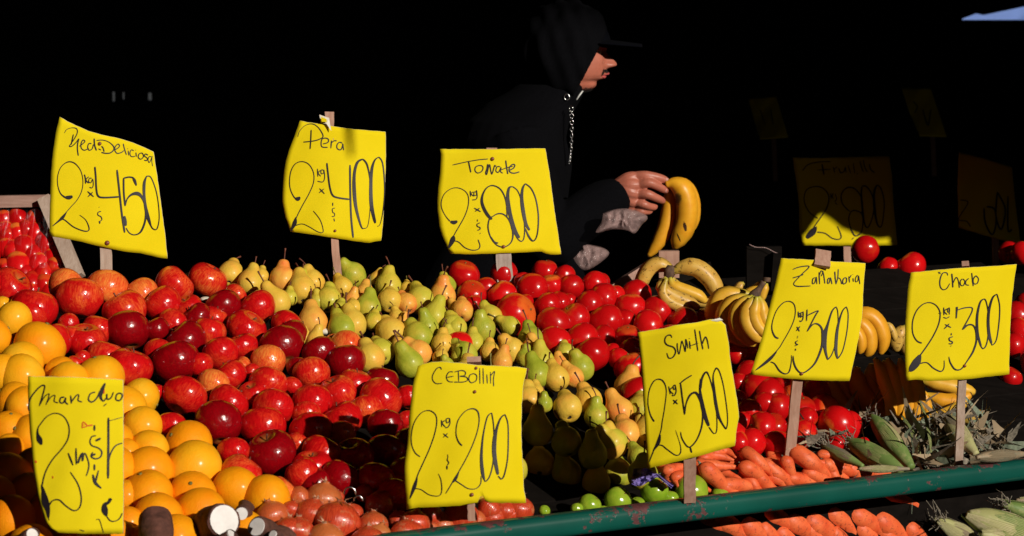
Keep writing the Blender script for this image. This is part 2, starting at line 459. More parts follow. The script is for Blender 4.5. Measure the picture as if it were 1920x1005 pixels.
# market hall: dark cloth roof, side and back tarpaulins with a gap of daylight high in one corner
def awning():
    nx, ny = 40, 30; vs = []; fs = []
    x0, x1 = -5.0, 5.2
    ys = [2.15 + (10.2 - 2.15) * j / ny for j in range(ny + 1)]
    for j, y in enumerate(ys):
        for i in range(nx + 1):
            x = x0 + (x1 - x0) * i / nx
            z = 3.27 + 0.10 * math.sin((y - 2.15) / 8 * math.pi) - 0.03 * abs(math.sin(x * 2.2)) + .02 * math.sin(x * 5 + y * 3)
            vs.append(Vector((x, y, z)))
    n = len(vs); vs += [v + Vector((0, 0, .012)) for v in vs]
    def id_(i, j): return j * (nx + 1) + i
    for j in range(ny):
        for i in range(nx):
            if (i, j) == (25, 8): continue                       # cell left out, added to let one sunbeam through to the back
            a, b, c, d = id_(i, j), id_(i + 1, j), id_(i + 1, j + 1), id_(i, j + 1)
            fs += [(a, b, c, d), (a + n, d + n, c + n, b + n)]
    for i in range(nx):
        a, b = id_(i, 0), id_(i + 1, 0); fs.append((a, a + n, b + n, b))
        a, b = id_(i, ny), id_(i + 1, ny); fs.append((a, b, b + n, a + n))
    for j in range(ny):
        a, b = id_(0, j), id_(0, j + 1); fs.append((a, b, b + n, a + n))
        a, b = id_(nx, j), id_(nx, j + 1); fs.append((a, a + n, b + n, b))
    return mobj('awning', vs, fs, ROOFM, origin=(0, 6, 3))
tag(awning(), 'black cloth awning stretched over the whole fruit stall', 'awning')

def slab(name, poly, y, th, mat, label, cat, group=None, ruffle=0.0):
    """Upright sheet in the plane y: outline poly of (x, z), with thickness."""
    n = len(poly)
    vs = [Vector((x, y, z)) for x, z in poly] + [Vector((x, y + th, z)) for x, z in poly]
    fs = [tuple(range(n)), tuple(range(2 * n - 1, n - 1, -1))] + [(i, (i + 1) % n, (i + 1) % n + n, i + n) for i in range(n)]
    o = mobj(name, vs, fs, mat, smooth=False, origin=(poly[0][0], y, poly[0][1]))
    return tag(o, label, cat, group)
YB = 9.6
w0 = at(1806, 37, YB); w1 = at(1834, 25, YB); w2 = at(1848, 28, YB); w3 = at(1930, 11, YB); w4 = at(1990, 6, YB); w5 = at(1990, 37, YB); w5m = at(1850, 37, YB)
def pierced(x0, x1, z0, z1, holes, y, th, label):
    xs = sorted({x0, x1} | {h[0] for h in holes} | {h[1] for h in holes}); zs = sorted({z0, z1} | {h[2] for h in holes} | {h[3] for h in holes})
    ins = lambda x, z: x0 <= x <= x1 and z0 <= z <= z1 and not any(h[0] < x < h[1] and h[2] < z < h[3] for h in holes)
    vs = []; fs = []; nz = len(zs)
    for k in (0, 1): vs += [Vector((x, y + th * k, z)) for x in xs for z in zs]
    m = len(xs) * nz
    for a in range(len(xs) - 1):
        for c in range(nz - 1):
            if not ins((xs[a] + xs[a + 1]) / 2, (zs[c] + zs[c + 1]) / 2): continue
            q = (a * nz + c, (a + 1) * nz + c, (a + 1) * nz + c + 1, a * nz + c + 1); fs += [q, tuple(t + m for t in q[::-1])]
            for da, dc, e in ((0, -1, (q[0], q[1])), (1, 0, (q[1], q[2])), (0, 1, (q[2], q[3])), (-1, 0, (q[3], q[0]))):
                a2, c2 = a + da, c + dc
                ok = 0 <= a2 < len(xs) - 1 and 0 <= c2 < nz - 1 and ins((xs[a2] + xs[a2 + 1]) / 2, (zs[c2] + zs[c2 + 1]) / 2)
                if not ok: fs.append((e[0], e[0] + m, e[1] + m, e[1]))
    return tag(mobj('back_tarpaulin', vs, fs, TARP, smooth=False, origin=(x0, y, z0)), label, 'tarpaulin')
def hole(px0, px1, py0, py1): a = at(px0, py1, YB); b_ = at(px1, py0, YB); return (a.x, b_.x, a.z, b_.z)
pierced(-5, w0.x - .006, 0, 3.45, [hole(210, 215, 172, 190), hole(229, 233, 173, 186), hole(277, 284, 174, 188)], YB, .02, 'dark tarpaulin with three slits added to show pale daylight, closing the back of the stall')  # slits added to make small pale spots of light at the back
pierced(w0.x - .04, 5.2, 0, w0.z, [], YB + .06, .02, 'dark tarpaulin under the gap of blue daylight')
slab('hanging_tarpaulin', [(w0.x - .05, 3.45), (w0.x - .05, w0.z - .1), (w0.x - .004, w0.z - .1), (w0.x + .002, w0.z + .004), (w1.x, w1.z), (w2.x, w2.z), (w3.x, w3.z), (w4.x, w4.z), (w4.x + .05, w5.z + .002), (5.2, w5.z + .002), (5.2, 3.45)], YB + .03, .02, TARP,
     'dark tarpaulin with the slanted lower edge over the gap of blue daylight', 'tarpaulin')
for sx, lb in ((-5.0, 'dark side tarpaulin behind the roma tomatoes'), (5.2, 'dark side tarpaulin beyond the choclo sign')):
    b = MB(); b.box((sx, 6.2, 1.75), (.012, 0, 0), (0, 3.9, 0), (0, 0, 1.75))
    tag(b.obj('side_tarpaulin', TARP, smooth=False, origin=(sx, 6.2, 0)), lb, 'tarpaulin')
# cloth added out of the frame to shade the deep right of the stall
def curtain(x0, y0, x1, y1, z0, z1, label):
    n = 28; vs = []; fs = []
    for k in range(2):
        for i in range(n + 1):
            t = i / n; w = .03 * math.sin(t * 40)
            for z in (z0, z1):
                vs.append(Vector((x0 + (x1 - x0) * t + .006 * k, y0 + (y1 - y0) * t + w + .006 * k, z)))
    m = (n + 1) * 2
    for i in range(n):
        a = 2 * i; fs += [(a, a + 2, a + 3, a + 1), (a + m, a + 1 + m, a + 3 + m, a + 2 + m), (a, a + m, a + 2 + m, a + 2), (a + 1, a + 3, a + 3 + m, a + 1 + m)]
    fs += [(0, 1, 1 + m, m), (2 * n, 2 * n + m, 2 * n + 1 + m, 2 * n + 1)]
    return tag(mobj('curtain', vs, fs, TARP, origin=(x0, y0, z0)), label, 'curtain')
def shade_valance():  # unseen cloth added for shade; hem shaped to leave lit patches on frutilla
    n = 60; vs = []; fs = []; x0, x1 = 1.47, 3.9
    for k in range(2):
        for i in range(n + 1):
            t = i / n; x = x0 + (x1 - x0) * t; w = .02 * math.sin(t * 60)
            zb = 1.738 + .035 * math.sin(x * 30 + 1.5) + .015 * math.sin(x * 61) - (.20 if x > 1.84 else 0)
            for j in range(9): vs.append(Vector((x, 4.35 + w + .006 * k, zb + (3.42 - zb) * j / 8)))
    m = (n + 1) * 9
    for i in range(n):
        for j in range(8):
            a = i * 9 + j; fs += [(a, a + 9, a + 10, a + 1), (a + m, a + 1 + m, a + 10 + m, a + 9 + m)]
        a = i * 9; fs += [(a, a + m, a + 9 + m, a + 9), (a + 8, a + 17, a + 17 + m, a + 8 + m)]
    for i in (0, n):
        for j in range(8): a = i * 9 + j; fs.append((a, a + 1, a + 1 + m, a + m))
    tag(mobj('shade_cloth', vs, fs, TARP, origin=(x0, 4.35, 3.2)), 'unseen dark scalloped cloth added to shade the frutilla sign and far bin', 'cloth')
shade_valance()
b = MB(); P = [(1.300, 3.3), (1.302, 2.9), (1.298, 2.6), (1.306, 2.46), (1.309, 2.385)]
b.tube([(x, 2.4, z) for x, z in P], [.003, .003, .006, .009, .004], 8)  # added out of view to throw a soft smudge on the pera card
tag(b.obj('shade_strap', TARP, None, origin=(1.3, 2.4, 3.3)), 'unseen dark cloth strip added to cast a shadow on the pera sign', 'shade_strap')
# unseen sheet and house across the lane, added to cut sky light on the stall
def fly(y): return 1.64 + (5.35 - y) * .487  # added sheet follows the sun slope: blocks sky, lets sun pass
b = MB(); ya, yb = 2.10, -7.4
b.add([(-7.9, ya, fly(ya)), (9.5, ya, fly(ya)), (9.5, yb, fly(yb)), (-7.9, yb, fly(yb)), (-7.9, ya, fly(ya) + .02), (9.5, ya, fly(ya) + .02), (9.5, yb, fly(yb) + .02), (-7.9, yb, fly(yb) + .02)], [(0, 1, 2, 3), (7, 6, 5, 4), (0, 4, 5, 1), (1, 5, 6, 2), (2, 6, 7, 3), (3, 7, 4, 0)])
tag(b.obj('sky_block_sheet', ROOFM, None, smooth=False, origin=(0, 0, 4)), 'unseen dark sheet added over the lane to cut sky light, sloped with the sun', 'fly sheet')
fb = empty('blocker_building', (0, -7.5, 0)); tag(fb, 'unseen plastered house added across the lane to block sky light', 'blocker_building')
b = MB(); b.box((-7.7, -8.6, 6), (14.2, 0, 0), (0, .55, 0), (0, 0, 6)); b.obj('sky_block_wall', plain('dull_plaster_tall', lin(.03, .028, .026), .9, 2, .2), fb, smooth=False)  # tall part added to close off more of the sky
b = MB(); b.box((0, -8.0, 2.85), (40, 0, 0), (0, 1.0, 0), (0, 0, 2.85)); b.obj('wall', plain('dull_plaster', lin(.03, .028, .026), .9, 2, .2), fb, smooth=False)
b = MB(); b.box((0, -8.15, 5.765), (40.2, 0, 0), (0, 1.1, 0), (0, 0, .06)); b.obj('roof', ROOFM, fb, smooth=False)
for i in range(9):
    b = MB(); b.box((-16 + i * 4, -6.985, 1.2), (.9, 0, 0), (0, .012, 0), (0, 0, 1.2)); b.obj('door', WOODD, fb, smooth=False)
for sx, ya_, yb_, hh, lb in ((-8.6, -9.5, 12, 4.5, 'unseen tall dark house added beyond the orange end to block sky light'), (10.2, -1.5, 9.3, 2.9, 'unseen long dark house added beyond the corn end to block sky light')):  # added out of view on both sides to keep sky light off the fruit
    nb_ = empty('blocker_building', (sx, 0, 0)); tag(nb_, lb, 'blocker_building')
    b = MB(); b.box((sx, (ya_ + yb_) / 2, hh), (.6, 0, 0), (0, (yb_ - ya_) / 2, 0), (0, 0, hh)); b.obj('wall', plain('dull_render', lin(.03, .028, .026), .9, 2, .2), nb_, smooth=False)
    for k in range(4):
        b = MB(); b.box((sx + (-.605 if sx > 0 else .605), ya_ + 1.6 + k * 2.5, hh + .7), (.01, 0, 0), (0, .5, 0), (0, 0, .8)); b.obj('window', DARKPL, nb_, smooth=False)
# pale blue canopy of another stall far beyond the gap, standing in the sun
c0 = at(1700, 60, 14); c1 = at(2120, 60, 14); c2 = at(2120, -20, 14.4); c3 = at(1700, -20, 14.4)
b = MB(); b.add([c0, c1, c2, c3] + [v + Vector((0, .02, .0)) for v in (c0, c1, c2, c3)], [(0, 1, 2, 3), (7, 6, 5, 4), (0, 4, 5, 1), (1, 5, 6, 2), (2, 6, 7, 3), (3, 7, 4, 0)])
tag(b.obj('canopy', plain('blue_canopy_cloth', lin(.17, .27, .62), .8, 3, .12), None, smooth=False, origin=c0), 'sunlit pale blue canopy seen through the gap at the back corner', 'canopy')
for x in (c0.x, c1.x):
    b = MB(); b.box((x, 14.05, c0.z / 2), (.02, 0, 0), (0, .02, 0), (0, 0, c0.z / 2)); tag(b.obj('canopy_pole', DARKPL, None, smooth=False, origin=(x, 14.05, 0)), '%s pole of the distant blue canopy' % ('inner' if x == c0.x else 'outer'), 'pole', 'poles of the blue canopy')
# the sloping display table with planks
table = empty('display_table', st(0.1, 0, 0))
tag(table, 'dark sloping wooden display table carrying all the fruit and vegetables', 'table')
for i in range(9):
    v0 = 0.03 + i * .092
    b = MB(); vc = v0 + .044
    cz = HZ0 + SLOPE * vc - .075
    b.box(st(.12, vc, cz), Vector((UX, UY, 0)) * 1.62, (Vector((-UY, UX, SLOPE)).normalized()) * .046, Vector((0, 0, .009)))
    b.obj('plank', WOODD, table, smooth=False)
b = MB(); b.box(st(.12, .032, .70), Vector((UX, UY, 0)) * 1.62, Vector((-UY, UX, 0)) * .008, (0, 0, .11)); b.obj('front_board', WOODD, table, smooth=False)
lt = empty('lower_shelf', st(.75, -.06, 0)); tag(lt, 'dark low shelf under the rail holding corn ears and carrots', 'shelf')
b = MB(); b.box(st(.75, -.03, .655), Vector((UX, UY, 0)) * .9, Vector((-UY, UX, 0)) * .055, (0, 0, .008)); b.obj('board', WOODD, lt, smooth=False)
for u in (-.1, 1.55):
    b = MB(); b.box(st(u, -.03, .323), Vector((UX, UY, 0)) * .012, Vector((-UY, UX, 0)) * .04, (0, 0, .323)); b.obj('support', WOODD, lt, smooth=False)
fb2 = empty('far_bin', at(1750, 560, 5.4)); tag(fb2, 'black bin behind the bananas holding the far tomatoes', 'bin')
for k, (px, py, D, hw_, dp) in enumerate(((1690, 522, 5.42, .26, .14), (1925, 500, 5.32, .12, .10), (1935, 716, 4.86, .12, .12))):
    q = at(px, py, D); b = MB(); b.box((q.x, q.y, q.z / 2 - .01), (hw_, 0, 0), (0, dp, 0), (0, 0, q.z / 2 - .005)); b.obj('panel', WOODD, fb2, smooth=False)
for u in (-1.2, 0.15, 1.45):
    for v in (.06, .80):
        b = MB(); h = (HZ0 + SLOPE * v - .09); b.box(st(u, v, h / 2), Vector((UX, UY, 0)) * .025, Vector((-UY, UX, 0)) * .025, (0, 0, h / 2))
        b.obj('leg', WOODD, table, smooth=False)

# the green rail in front
def rail():
    a = at(680, 1032, 3.57); b = at(2000, 874.5 - 9.5, 4.29)
    a = at(960, 995.0, 3.612); b = at(1920, 879, 4.135)
    d = (b - a); a2 = a - d * 1.25; b2 = b + d * .5
    L = (b2 - a2).length
    hw = .0185; rd = .0125
    prof = []
    for cx, cz, a0 in ((hw - rd, hw - rd, 0), (-(hw - rd), hw - rd, 90), (-(hw - rd), -(hw - rd), 180), (hw - rd, -(hw - rd), 270)):
        for k in range(4):
            an = math.radians(a0 + k * 30); prof.append((cx + rd * math.cos(an), cz + rd * math.sin(an)))
    nseg = 30; vs = []; fs = []; n = len(prof)
    for i in range(nseg + 1):
        x = L * (i / nseg - .5)
        for (py, pz) in prof: vs.append(Vector((x, py, pz)))
    for i in range(nseg):
        for k in range(n): fs.append((i * n + k, i * n + (k + 1) % n, (i + 1) * n + (k + 1) % n, (i + 1) * n + k))
    fs += [tuple(range(n)), tuple(nseg * n + k for k in range(n))]
    me = fixn(newmesh('rail', vs, fs, RAIL)); o = obj('rail', me)
    xd = d.normalized(); yd = Vector((0, 0, 1)).cross(xd).normalized(); zd = xd.cross(yd)
    o.matrix_world = Matrix.Translation((a2 + b2) / 2) @ Matrix((xd, yd, zd)).transposed().to_4x4()
    tag(o, 'green painted steel rail with chipped rust along the stall front', 'rail')
    return a, d
RA, RD = rail()
for k, (t, lb) in enumerate(((-1.2, 'green post holding up the rail under the oranges'), (1.3, 'green post holding up the rail beyond the corn'))):
    p = RA + RD * t; b = MB(); b.box((p.x, p.y, (p.z - .02) / 2), (.017, 0, 0), (0, .017, 0), (0, 0, (p.z - .02) / 2))
    tag(b.obj('rail_post', RAIL, smooth=False, origin=(p.x, p.y, 0)), lb, 'post', 'posts under the green rail')
# ------------------------------------------------------------------ fruit prototypes (unit radius)
def lathe(prof, n=24, wob=None):
    vs = []; fs = []
    m = len(prof)
    vs.append(Vector((0, 0, prof[0][1])))
    for j in range(1, m - 1):
        r, z = prof[j]
        for k in range(n):
            a = 2 * math.pi * k / n
            x, y, zz = r * math.cos(a), r * math.sin(a), z
            if wob: x, y, zz = wob(x, y, zz, a)
            vs.append(Vector((x, y, zz)))
    vs.append(Vector((0, 0, prof[-1][1])))
    R = lambda j, k: 1 + (j - 1) * n + k % n
    for k in range(n): fs.append((0, R(1, k), R(1, k + 1)))
    for j in range(1, m - 2):
        for k in range(n): fs.append((R(j, k), R(j + 1, k), R(j + 1, k + 1), R(j, k + 1)))
    last = len(vs) - 1
    for k in range(n): fs.append((R(m - 2, k), last, R(m - 2, k + 1)))
    return vs, fs
def apple_mesh(mat, seed, tall=1.0):
    rnd = random.Random(seed)
    prof = []
    N = 20
    for j in range(N + 1):
        ph = math.pi * j / N
        r = math.sin(ph) * (1 + .06 * math.cos(ph)); z = .90 * math.cos(ph) * tall
        z -= .34 * math.exp(-(ph / .33) ** 2); z += .2 * math.exp(-((math.pi - ph) / .28) ** 2)
        prof.append((max(r, 0), z))
    p1, p2 = rnd.random() * 6, rnd.random() * 6; sk = rnd.uniform(-.09, .09)
    def wob(x, y, z, a):
        low = max(0, -z)
        k = 1 + .022 * math.sin(2 * a + p1) + .03 * low * math.cos(5 * a + p2)
        return x * k + sk * z * .5, y * k, z + .05 * math.sin(a + p2) * (abs(x) + abs(y)) * .5
    vs, fs = lathe(prof, 26, wob)
    me = fixn(newmesh('apple', vs, fs, [mat, CALYX]))
    return me
def stem_mesh(L=.5, r=.05, bend=.25, mat=STEM, z0=0.45, seed=0):
    b = MB(); pts = [Vector((bend * (t ** 2), 0, z0 + L * t)) for t in (0, .25, .5, .75, 1)]
    b.tube(pts, [r * .8, r * .7, r * .75, r * .95, r * 1.3], 6)
    return fixn(newmesh('stem', b.v, b.f, mat))
APM = {k: [apple_mesh(APPLE[k], s + i * 5, t) for s, t in ((1, 1.0), (2, .94), (3, 1.06), (4, .98))] for i, k in enumerate('RKOS')}
ASTEM = [stem_mesh(.55, .035, .2, STEM, .35), stem_mesh(.4, .04, -.15, STEM, .35)]
def sphere_mesh(name, mats, zs=1.0, lobes=0, seed=0, amp=.03, n=26, N=16, dim=.1, rough=.01):
    rnd = random.Random(seed); off = Vector((rnd.random() * 9, rnd.random() * 9, 0))
    prof = []
    for j in range(N + 1):
        ph = math.pi * j / N
        z = zs * math.cos(ph) - dim * math.exp(-(ph / .4) ** 2) + dim * .4 * math.exp(-((math.pi - ph) / .3) ** 2)
        prof.append((math.sin(ph), z))
    p = rnd.random() * 6
    def wob(x, y, z, a):
        k = 1 + amp * math.cos(lobes * a + p) * (0.6 + .4 * z) + rough * 3 * mnoise.noise(Vector((x, y, z)) * 1.3 + off)
        return x * k, y * k, z * (1 + rough * 2 * mnoise.noise(Vector((x, y, z)) + off))
    vs, fs = lathe(prof, n, wob)
    return fixn(newmesh(name, vs, fs, mats))
TOM = [sphere_mesh('tomato', TOMATO, .92, l, s, .012, dim=.14, rough=.02) for s, l in ((1, 5), (2, 3), (3, 4), (4, 6))]
ROMA = [sphere_mesh('roma_tomato', TOMATO, z, 3, s, .015, dim=.05, rough=.02) for s, z in ((5, 1.10), (6, 1.24))]
ORA = {k: [sphere_mesh('orange', ORANGE[k], .95, 2, s, .01, dim=.05, rough=.012) for s in (1, 2, 3)] for k in 'OY'}
LIM = [sphere_mesh('green_apple', GREENAPPLE, .94, 5, s, .008, dim=.12) for s in (1, 2)]
def calyx_mesh(z=1.0):
    b = MB()
    for k in range(6):
        a = k * 1.047; d = Vector((math.cos(a), math.sin(a), 0)); t = Vector((-d.y, d.x, 0))
        b.add([Vector((0, 0, z + .03)), d * .09 + t * .05 + Vector((0, 0, z + .02)), d * .22 + Vector((0, 0, z + .05)), d * .09 - t * .05 + Vector((0, 0, z + .02))], [(0, 1, 2, 3)])
    return newmesh('calyx', b.v, b.f, CALYX)
CAL = calyx_mesh(.86)
def button_mesh(z):
    b = MB(); b.tube([(0, 0, z - .04), (0, 0, z + .02), (0, 0, z + .03)], [.09, .08, .05], 7)
    return newmesh('stem_button', b.v, b.f, STEMG)
BTN = button_mesh(.92)
TSC = stem_mesh(.12, .05, .05, STEMG, .70)
def pear_mesh(mat, seed, neck=1.0):
    rnd = random.Random(seed)
    key = [(0, -.86), (.16, -.93), (.42, -.92), (.74, -.72), (.95, -.34), (1.0, .02), (.93, .38), (.76, .70), (.58, .96 * neck), (.49, 1.2 * neck), (.43, 1.42 * neck), (.33, 1.58 * neck), (.16, 1.67 * neck), (0, 1.66 * neck)]
    prof = catmull(key, 2)
    p = rnd.random() * 6; sk = rnd.uniform(.02, .16); off = Vector((rnd.random() * 9, 3, 1))
    def wob(x, y, z, a):
        k = 1 + .02 * math.sin(2 * a + p) + .06 * mnoise.noise(Vector((x, y, z)) * 1.1 + off)
        zz = max(0, z)
        return x * k + sk * zz * zz * .45, y * k + .03 * math.sin(zz * 2 + p), z
    vs, fs = lathe([(max(0, a), b) for a, b in prof], 22, wob)
    me = newmesh('pear', vs, fs, [mat, CALYX])
    for pl in me.polygons:
        if pl.center.z < -.84 and Vector(pl.center.xy).length < .13: pl.material_index = 1
    fixn(me)
    return me, sk * (1.66 * neck) ** 2 * .45, 1.6 * neck
PEM = {k: [pear_mesh(PEAR[k], s + i * 7, nk) for s, nk in ((1, 1.0), (2, .9), (3, 1.07), (4, .95))] for i, k in enumerate('YGPL')}
def pear_stem(me3, bend, L, mat):
    _, sx, z = me3
    b = MB(); pts = [Vector((sx + bend * (t ** 1.6), 0, z + L * t)) for t in (0, .2, .4, .6, .8, 1)]
    b.tube(pts, [.075, .055, .05, .052, .062, .085], 6)
    return fixn(newmesh('stem', b.v, b.f, mat))
PST = {}
for k in PEM:
    for i, m3 in enumerate(PEM[k]):
        PST[(k, i)] = [pear_stem(m3, bd, L, mt) for bd, L, mt in ((.10, .62, STEM), (-.3, .78, STEM), (.42, .7, STEM), (.2, .9, STEM if i else STEMG))]
def onion_mesh(seed):
    key = [(0, -.86), (.2, -.9), (.55, -.78), (.88, -.42), (1.0, .0), (.92, .38), (.66, .68), (.36, .84), (.20, .93), (.11, 1.02), (.0, 1.04)]
    rnd = random.Random(seed); off = Vector((rnd.random() * 9, 3, 1))
    def wob(x, y, z, a):
        k = 1 + .05 * mnoise.noise(Vector((x, y, z)) * 1.2 + off) + .01 * math.cos(9 * a)
        return x * k, y * k, z
    vs, fs = lathe([(max(0, a), b) for a, b in catmull(key, 2)], 24, wob)
    return fixn(newmesh('onion', vs, fs, ONION))
ONM = [onion_mesh(s) for s in (1, 2, 3)]
def onion_neck(seed):
    rnd = random.Random(seed); b = MB()
    for k in range(7):
        a = k * .9 + rnd.random(); r0 = .17; L = rnd.uniform(.12, .34)
        d = Vector((math.cos(a), math.sin(a), 0)); t = Vector((-d.y, d.x, 0))
        p0 = d * r0 + Vector((0, 0, .86)); p1 = d * r0 * 1.0 + Vector((0, 0, .86 + L * .6)); p2 = d * (r0 + rnd.uniform(-.1, .3)) + Vector((rnd.uniform(-.1, .1), 0, .86 + L))
        w = .09
        b.add([p0 - t * w, p0 + t * w, p1 + t * w * .7, p1 - t * w * .7, p2], [(0, 1, 2, 3), (3, 2, 4)])
    return newmesh('dry_neck', b.v, b.f, ONIONDRY)
ONN = [onion_neck(s) for s in (1, 2, 3)]

# ------------------------------------------------------------------ fruit positions, read off the photograph and set down on the sloping heap
REG = {'A': (0, 430, 3.723), 'B': (480, 450, 3.723), 'C': (960, 450, 3.723), 'D': (0, 700, 3.296), 'E': (480, 700, 3.296),
       'G': (960, 700, 3.296), 'H': (1440, 470, 3.723), 'I': (1440, 700, 3.296), '1': (0, 480, 4.187), '2': (280, 480, 4.187),
       '3': (280, 680, 4.187), '4': (560, 620, 4.187), '5': (560, 460, 4.187), '6': (840, 480, 4.187), '8': (440, 840, 6.09), 'P': (0, 0, 1.0)}
def parse(txt):
    out = []
    for line in txt.strip().split('\n'):
        reg, rest = line.split(':'); ox, oy, s = REG[reg.strip()]
        for it in rest.split():
            f = it.split(',')
            x, y, r = [float(q) for q in f[:3]]
            out.append((ox + x / s, oy + y / s, r / s, f[3] if len(f) > 3 else '', float(f[4]) if len(f) > 4 else None))
    return out
apples = parse('''
1:520,240,140,O 620,335,180,S 845,260,160,O 1115,300,125,O 265,420,180,R 560,660,115,R 980,430,170,S 1000,585,168,K 775,580,125,R 830,790,140,S 1020,880,168,R 540,530,80,R 590,850,70,S 650,800,60,R
2:195,230,150,S 455,190,150,S 110,380,140,R 310,400,100,R 580,400,137,K 675,310,90,S 850,410,142,R 180,530,112,R 60,580,100,K 380,480,112,K 510,490,102,R 290,670,160,K 470,600,130,S 760,570,150,R 730,710,118,R 560,770,142,R 1075,540,120,R 1120,620,122,K 1040,710,167,K 930,830,132,O 205,840,187,K 400,860,100,R 640,940,122,R 800,910,72,R 720,870,80,O 500,1010,122,O 930,1010,150,S 70,760,112,R 1170,880,90,K 1240,920,112,S
3:275,260,168,R 1120,190,80,R 620,320,150,R 810,250,110,R 970,360,157,R 545,470,177,K 890,500,172,R 960,710,187,K 660,700,122,R 720,870,152,S 170,490,112,R 50,230,70,R 1200,880,130,R 1040,1000,110,O 1240,500,105,R 1160,640,90,S
4:160,170,132,K 370,250,152,K 100,340,142,S 440,420,132,R 650,400,130,K 310,490,142,S 110,570,157,R 640,540,162,R 530,630,130,S 350,700,152,R 60,660,112,S 100,800,167,R 330,815,115,O 680,745,137,K 860,520,95,R 850,700,75,S 375,120,122,O 270,85,62,O
P:603,852,38,R 662,858,38,R 722,850,38,K 770,838,36,K 640,898,38,K 704,902,38,R 762,895,38,R 590,905,30,K 820,860,36,R 825,800,36,R 835,740,35,R 815,905,36,K 740,930,34,R 585,875,36,R 160,640,36,R 20,540,38,R 60,590,34,R 100,640,34,R
''')
oranges = parse('''
1:20,380,66,Y 110,500,140,Y -60,640,150,O 310,710,197,O 170,840,167,Y 170,950,172,Y 480,920,125,O 790,960,182,Y
D:90,175,120,O 60,345,115,O 60,465,92,O 870,150,115,Y 880,325,118,Y 920,480,125,Y 920,605,150,O 1165,440,145,O 1200,585,170,Y 915,745,150,O 1190,750,142,O 980,890,152,O 1240,860,152,O 1460,720,145,O 780,490,90,O 770,760,100,O 790,930,105,O
P:5,700,34,Y 18,892,44,O -12,935,44,O 60,930,44,O 20,975,46,O 98,962,44,O 145,985,44,O 195,972,44,O 70,880,42,O 120,890,44,O 170,900,44,O 215,880,42,O 60,820,42,O 110,835,42,O 160,845,42,O 210,830,40,O 90,765,42,Y 140,775,42,O 190,780,42,O 235,765,40,Y 45,765,38,O 130,720,40,Y 500,935,44,O 455,1000,44,O 330,1010,44,O 60,1030,46,O 215,1020,46,O 270,1030,46,O
''')
pears = parse('''
5:110,600,110,P,-12 110,290,92,Y,-18 20,350,108,Y,-4 235,430,112,L,3 345,330,80,Y,-28 425,235,100,G,-26 520,395,82,P,0 420,435,62,P,5 610,262,52,Y,8 700,320,100,L,-2 715,435,92,Y,-14 545,495,112,G,12 430,485,62,Y,-20 330,525,78,L,-4 425,620,122,Y,-22 335,655,120,G,-22 845,460,80,P,-20 955,430,105,L,-8 850,340,52,Y,12 590,600,72,L,0 770,570,62,Y,-10 725,685,132,Y,-22 645,835,118,L,-28 560,890,112,Y,-22 870,930,122,G,-26 935,850,120,P,-28 935,720,112,G,-24 1010,640,85,G,-20 1060,560,98,L,12 1130,400,100,P,2 1150,320,82,G,-6 1130,775,85,Y,-2 1115,885,64,Y,2 1190,735,70,L,-10 1215,640,90,L,-15 820,605,52,P,6 130,745,70,Y,10 1235,500,60,P,-20 1255,880,60,L,0 150,440,60,L,0 790,770,60,Y,-10
2:640,140,100,Y,12 790,215,112,Y,8 875,160,60,Y,12 1045,185,115,P,-6 1205,230,82,L,-4 1000,365,118,Y,-18 1215,640,60,Y,-5 1100,330,60,L,0
6:110,430,85,P,-4 60,560,82,L,-14 270,580,115,G,-10 335,480,88,L,-34 200,685,80,L,-12 130,775,98,G,-24 500,745,118,Y,-16 490,555,78,L,-40 650,655,97,G,-12 665,725,82,P,-8 330,755,75,Y,0 420,840,82,P,-5 740,840,102,L,-8 700,930,110,G,-20 875,850,62,P,-10 920,765,80,L,-8 1040,880,105,G,-18 850,960,102,Y,-12 985,950,82,P,-24 610,805,72,G,-4 20,690,62,L,0 -10,860,60,G,-10
G:105,165,85,Y,-8 150,135,58,Y,0 345,215,100,Y,-14 475,175,97,Y,-10 520,265,72,G,-6 665,235,95,P,-14 705,375,100,P,-14 780,520,66,G,-16 795,360,62,Y,0 620,430,90,L,-20 200,190,50,G,0 45,120,60,Y,-5
P:1008,808,31,L,-10 1062,828,31,G,-12 1112,852,31,G,-8 1012,868,31,Y,-5 1062,888,32,G,-14 1118,905,30,L,-8 1160,888,30,G,-10 960,880,32,L,-12 950,820,31,G,-10 900,780,31,Y,-8 930,730,30,L,-10 880,700,30,Y,-10 850,735,30,G,0 890,840,32,L,-5 870,895,32,G,0 910,920,32,Y,0 1215,812,28,Y,0 1235,850,29,P,-5 1205,890,28,G,-5 1150,835,29,Y,-8 1200,770,27,L,0 1180,725,27,P,-5
''')
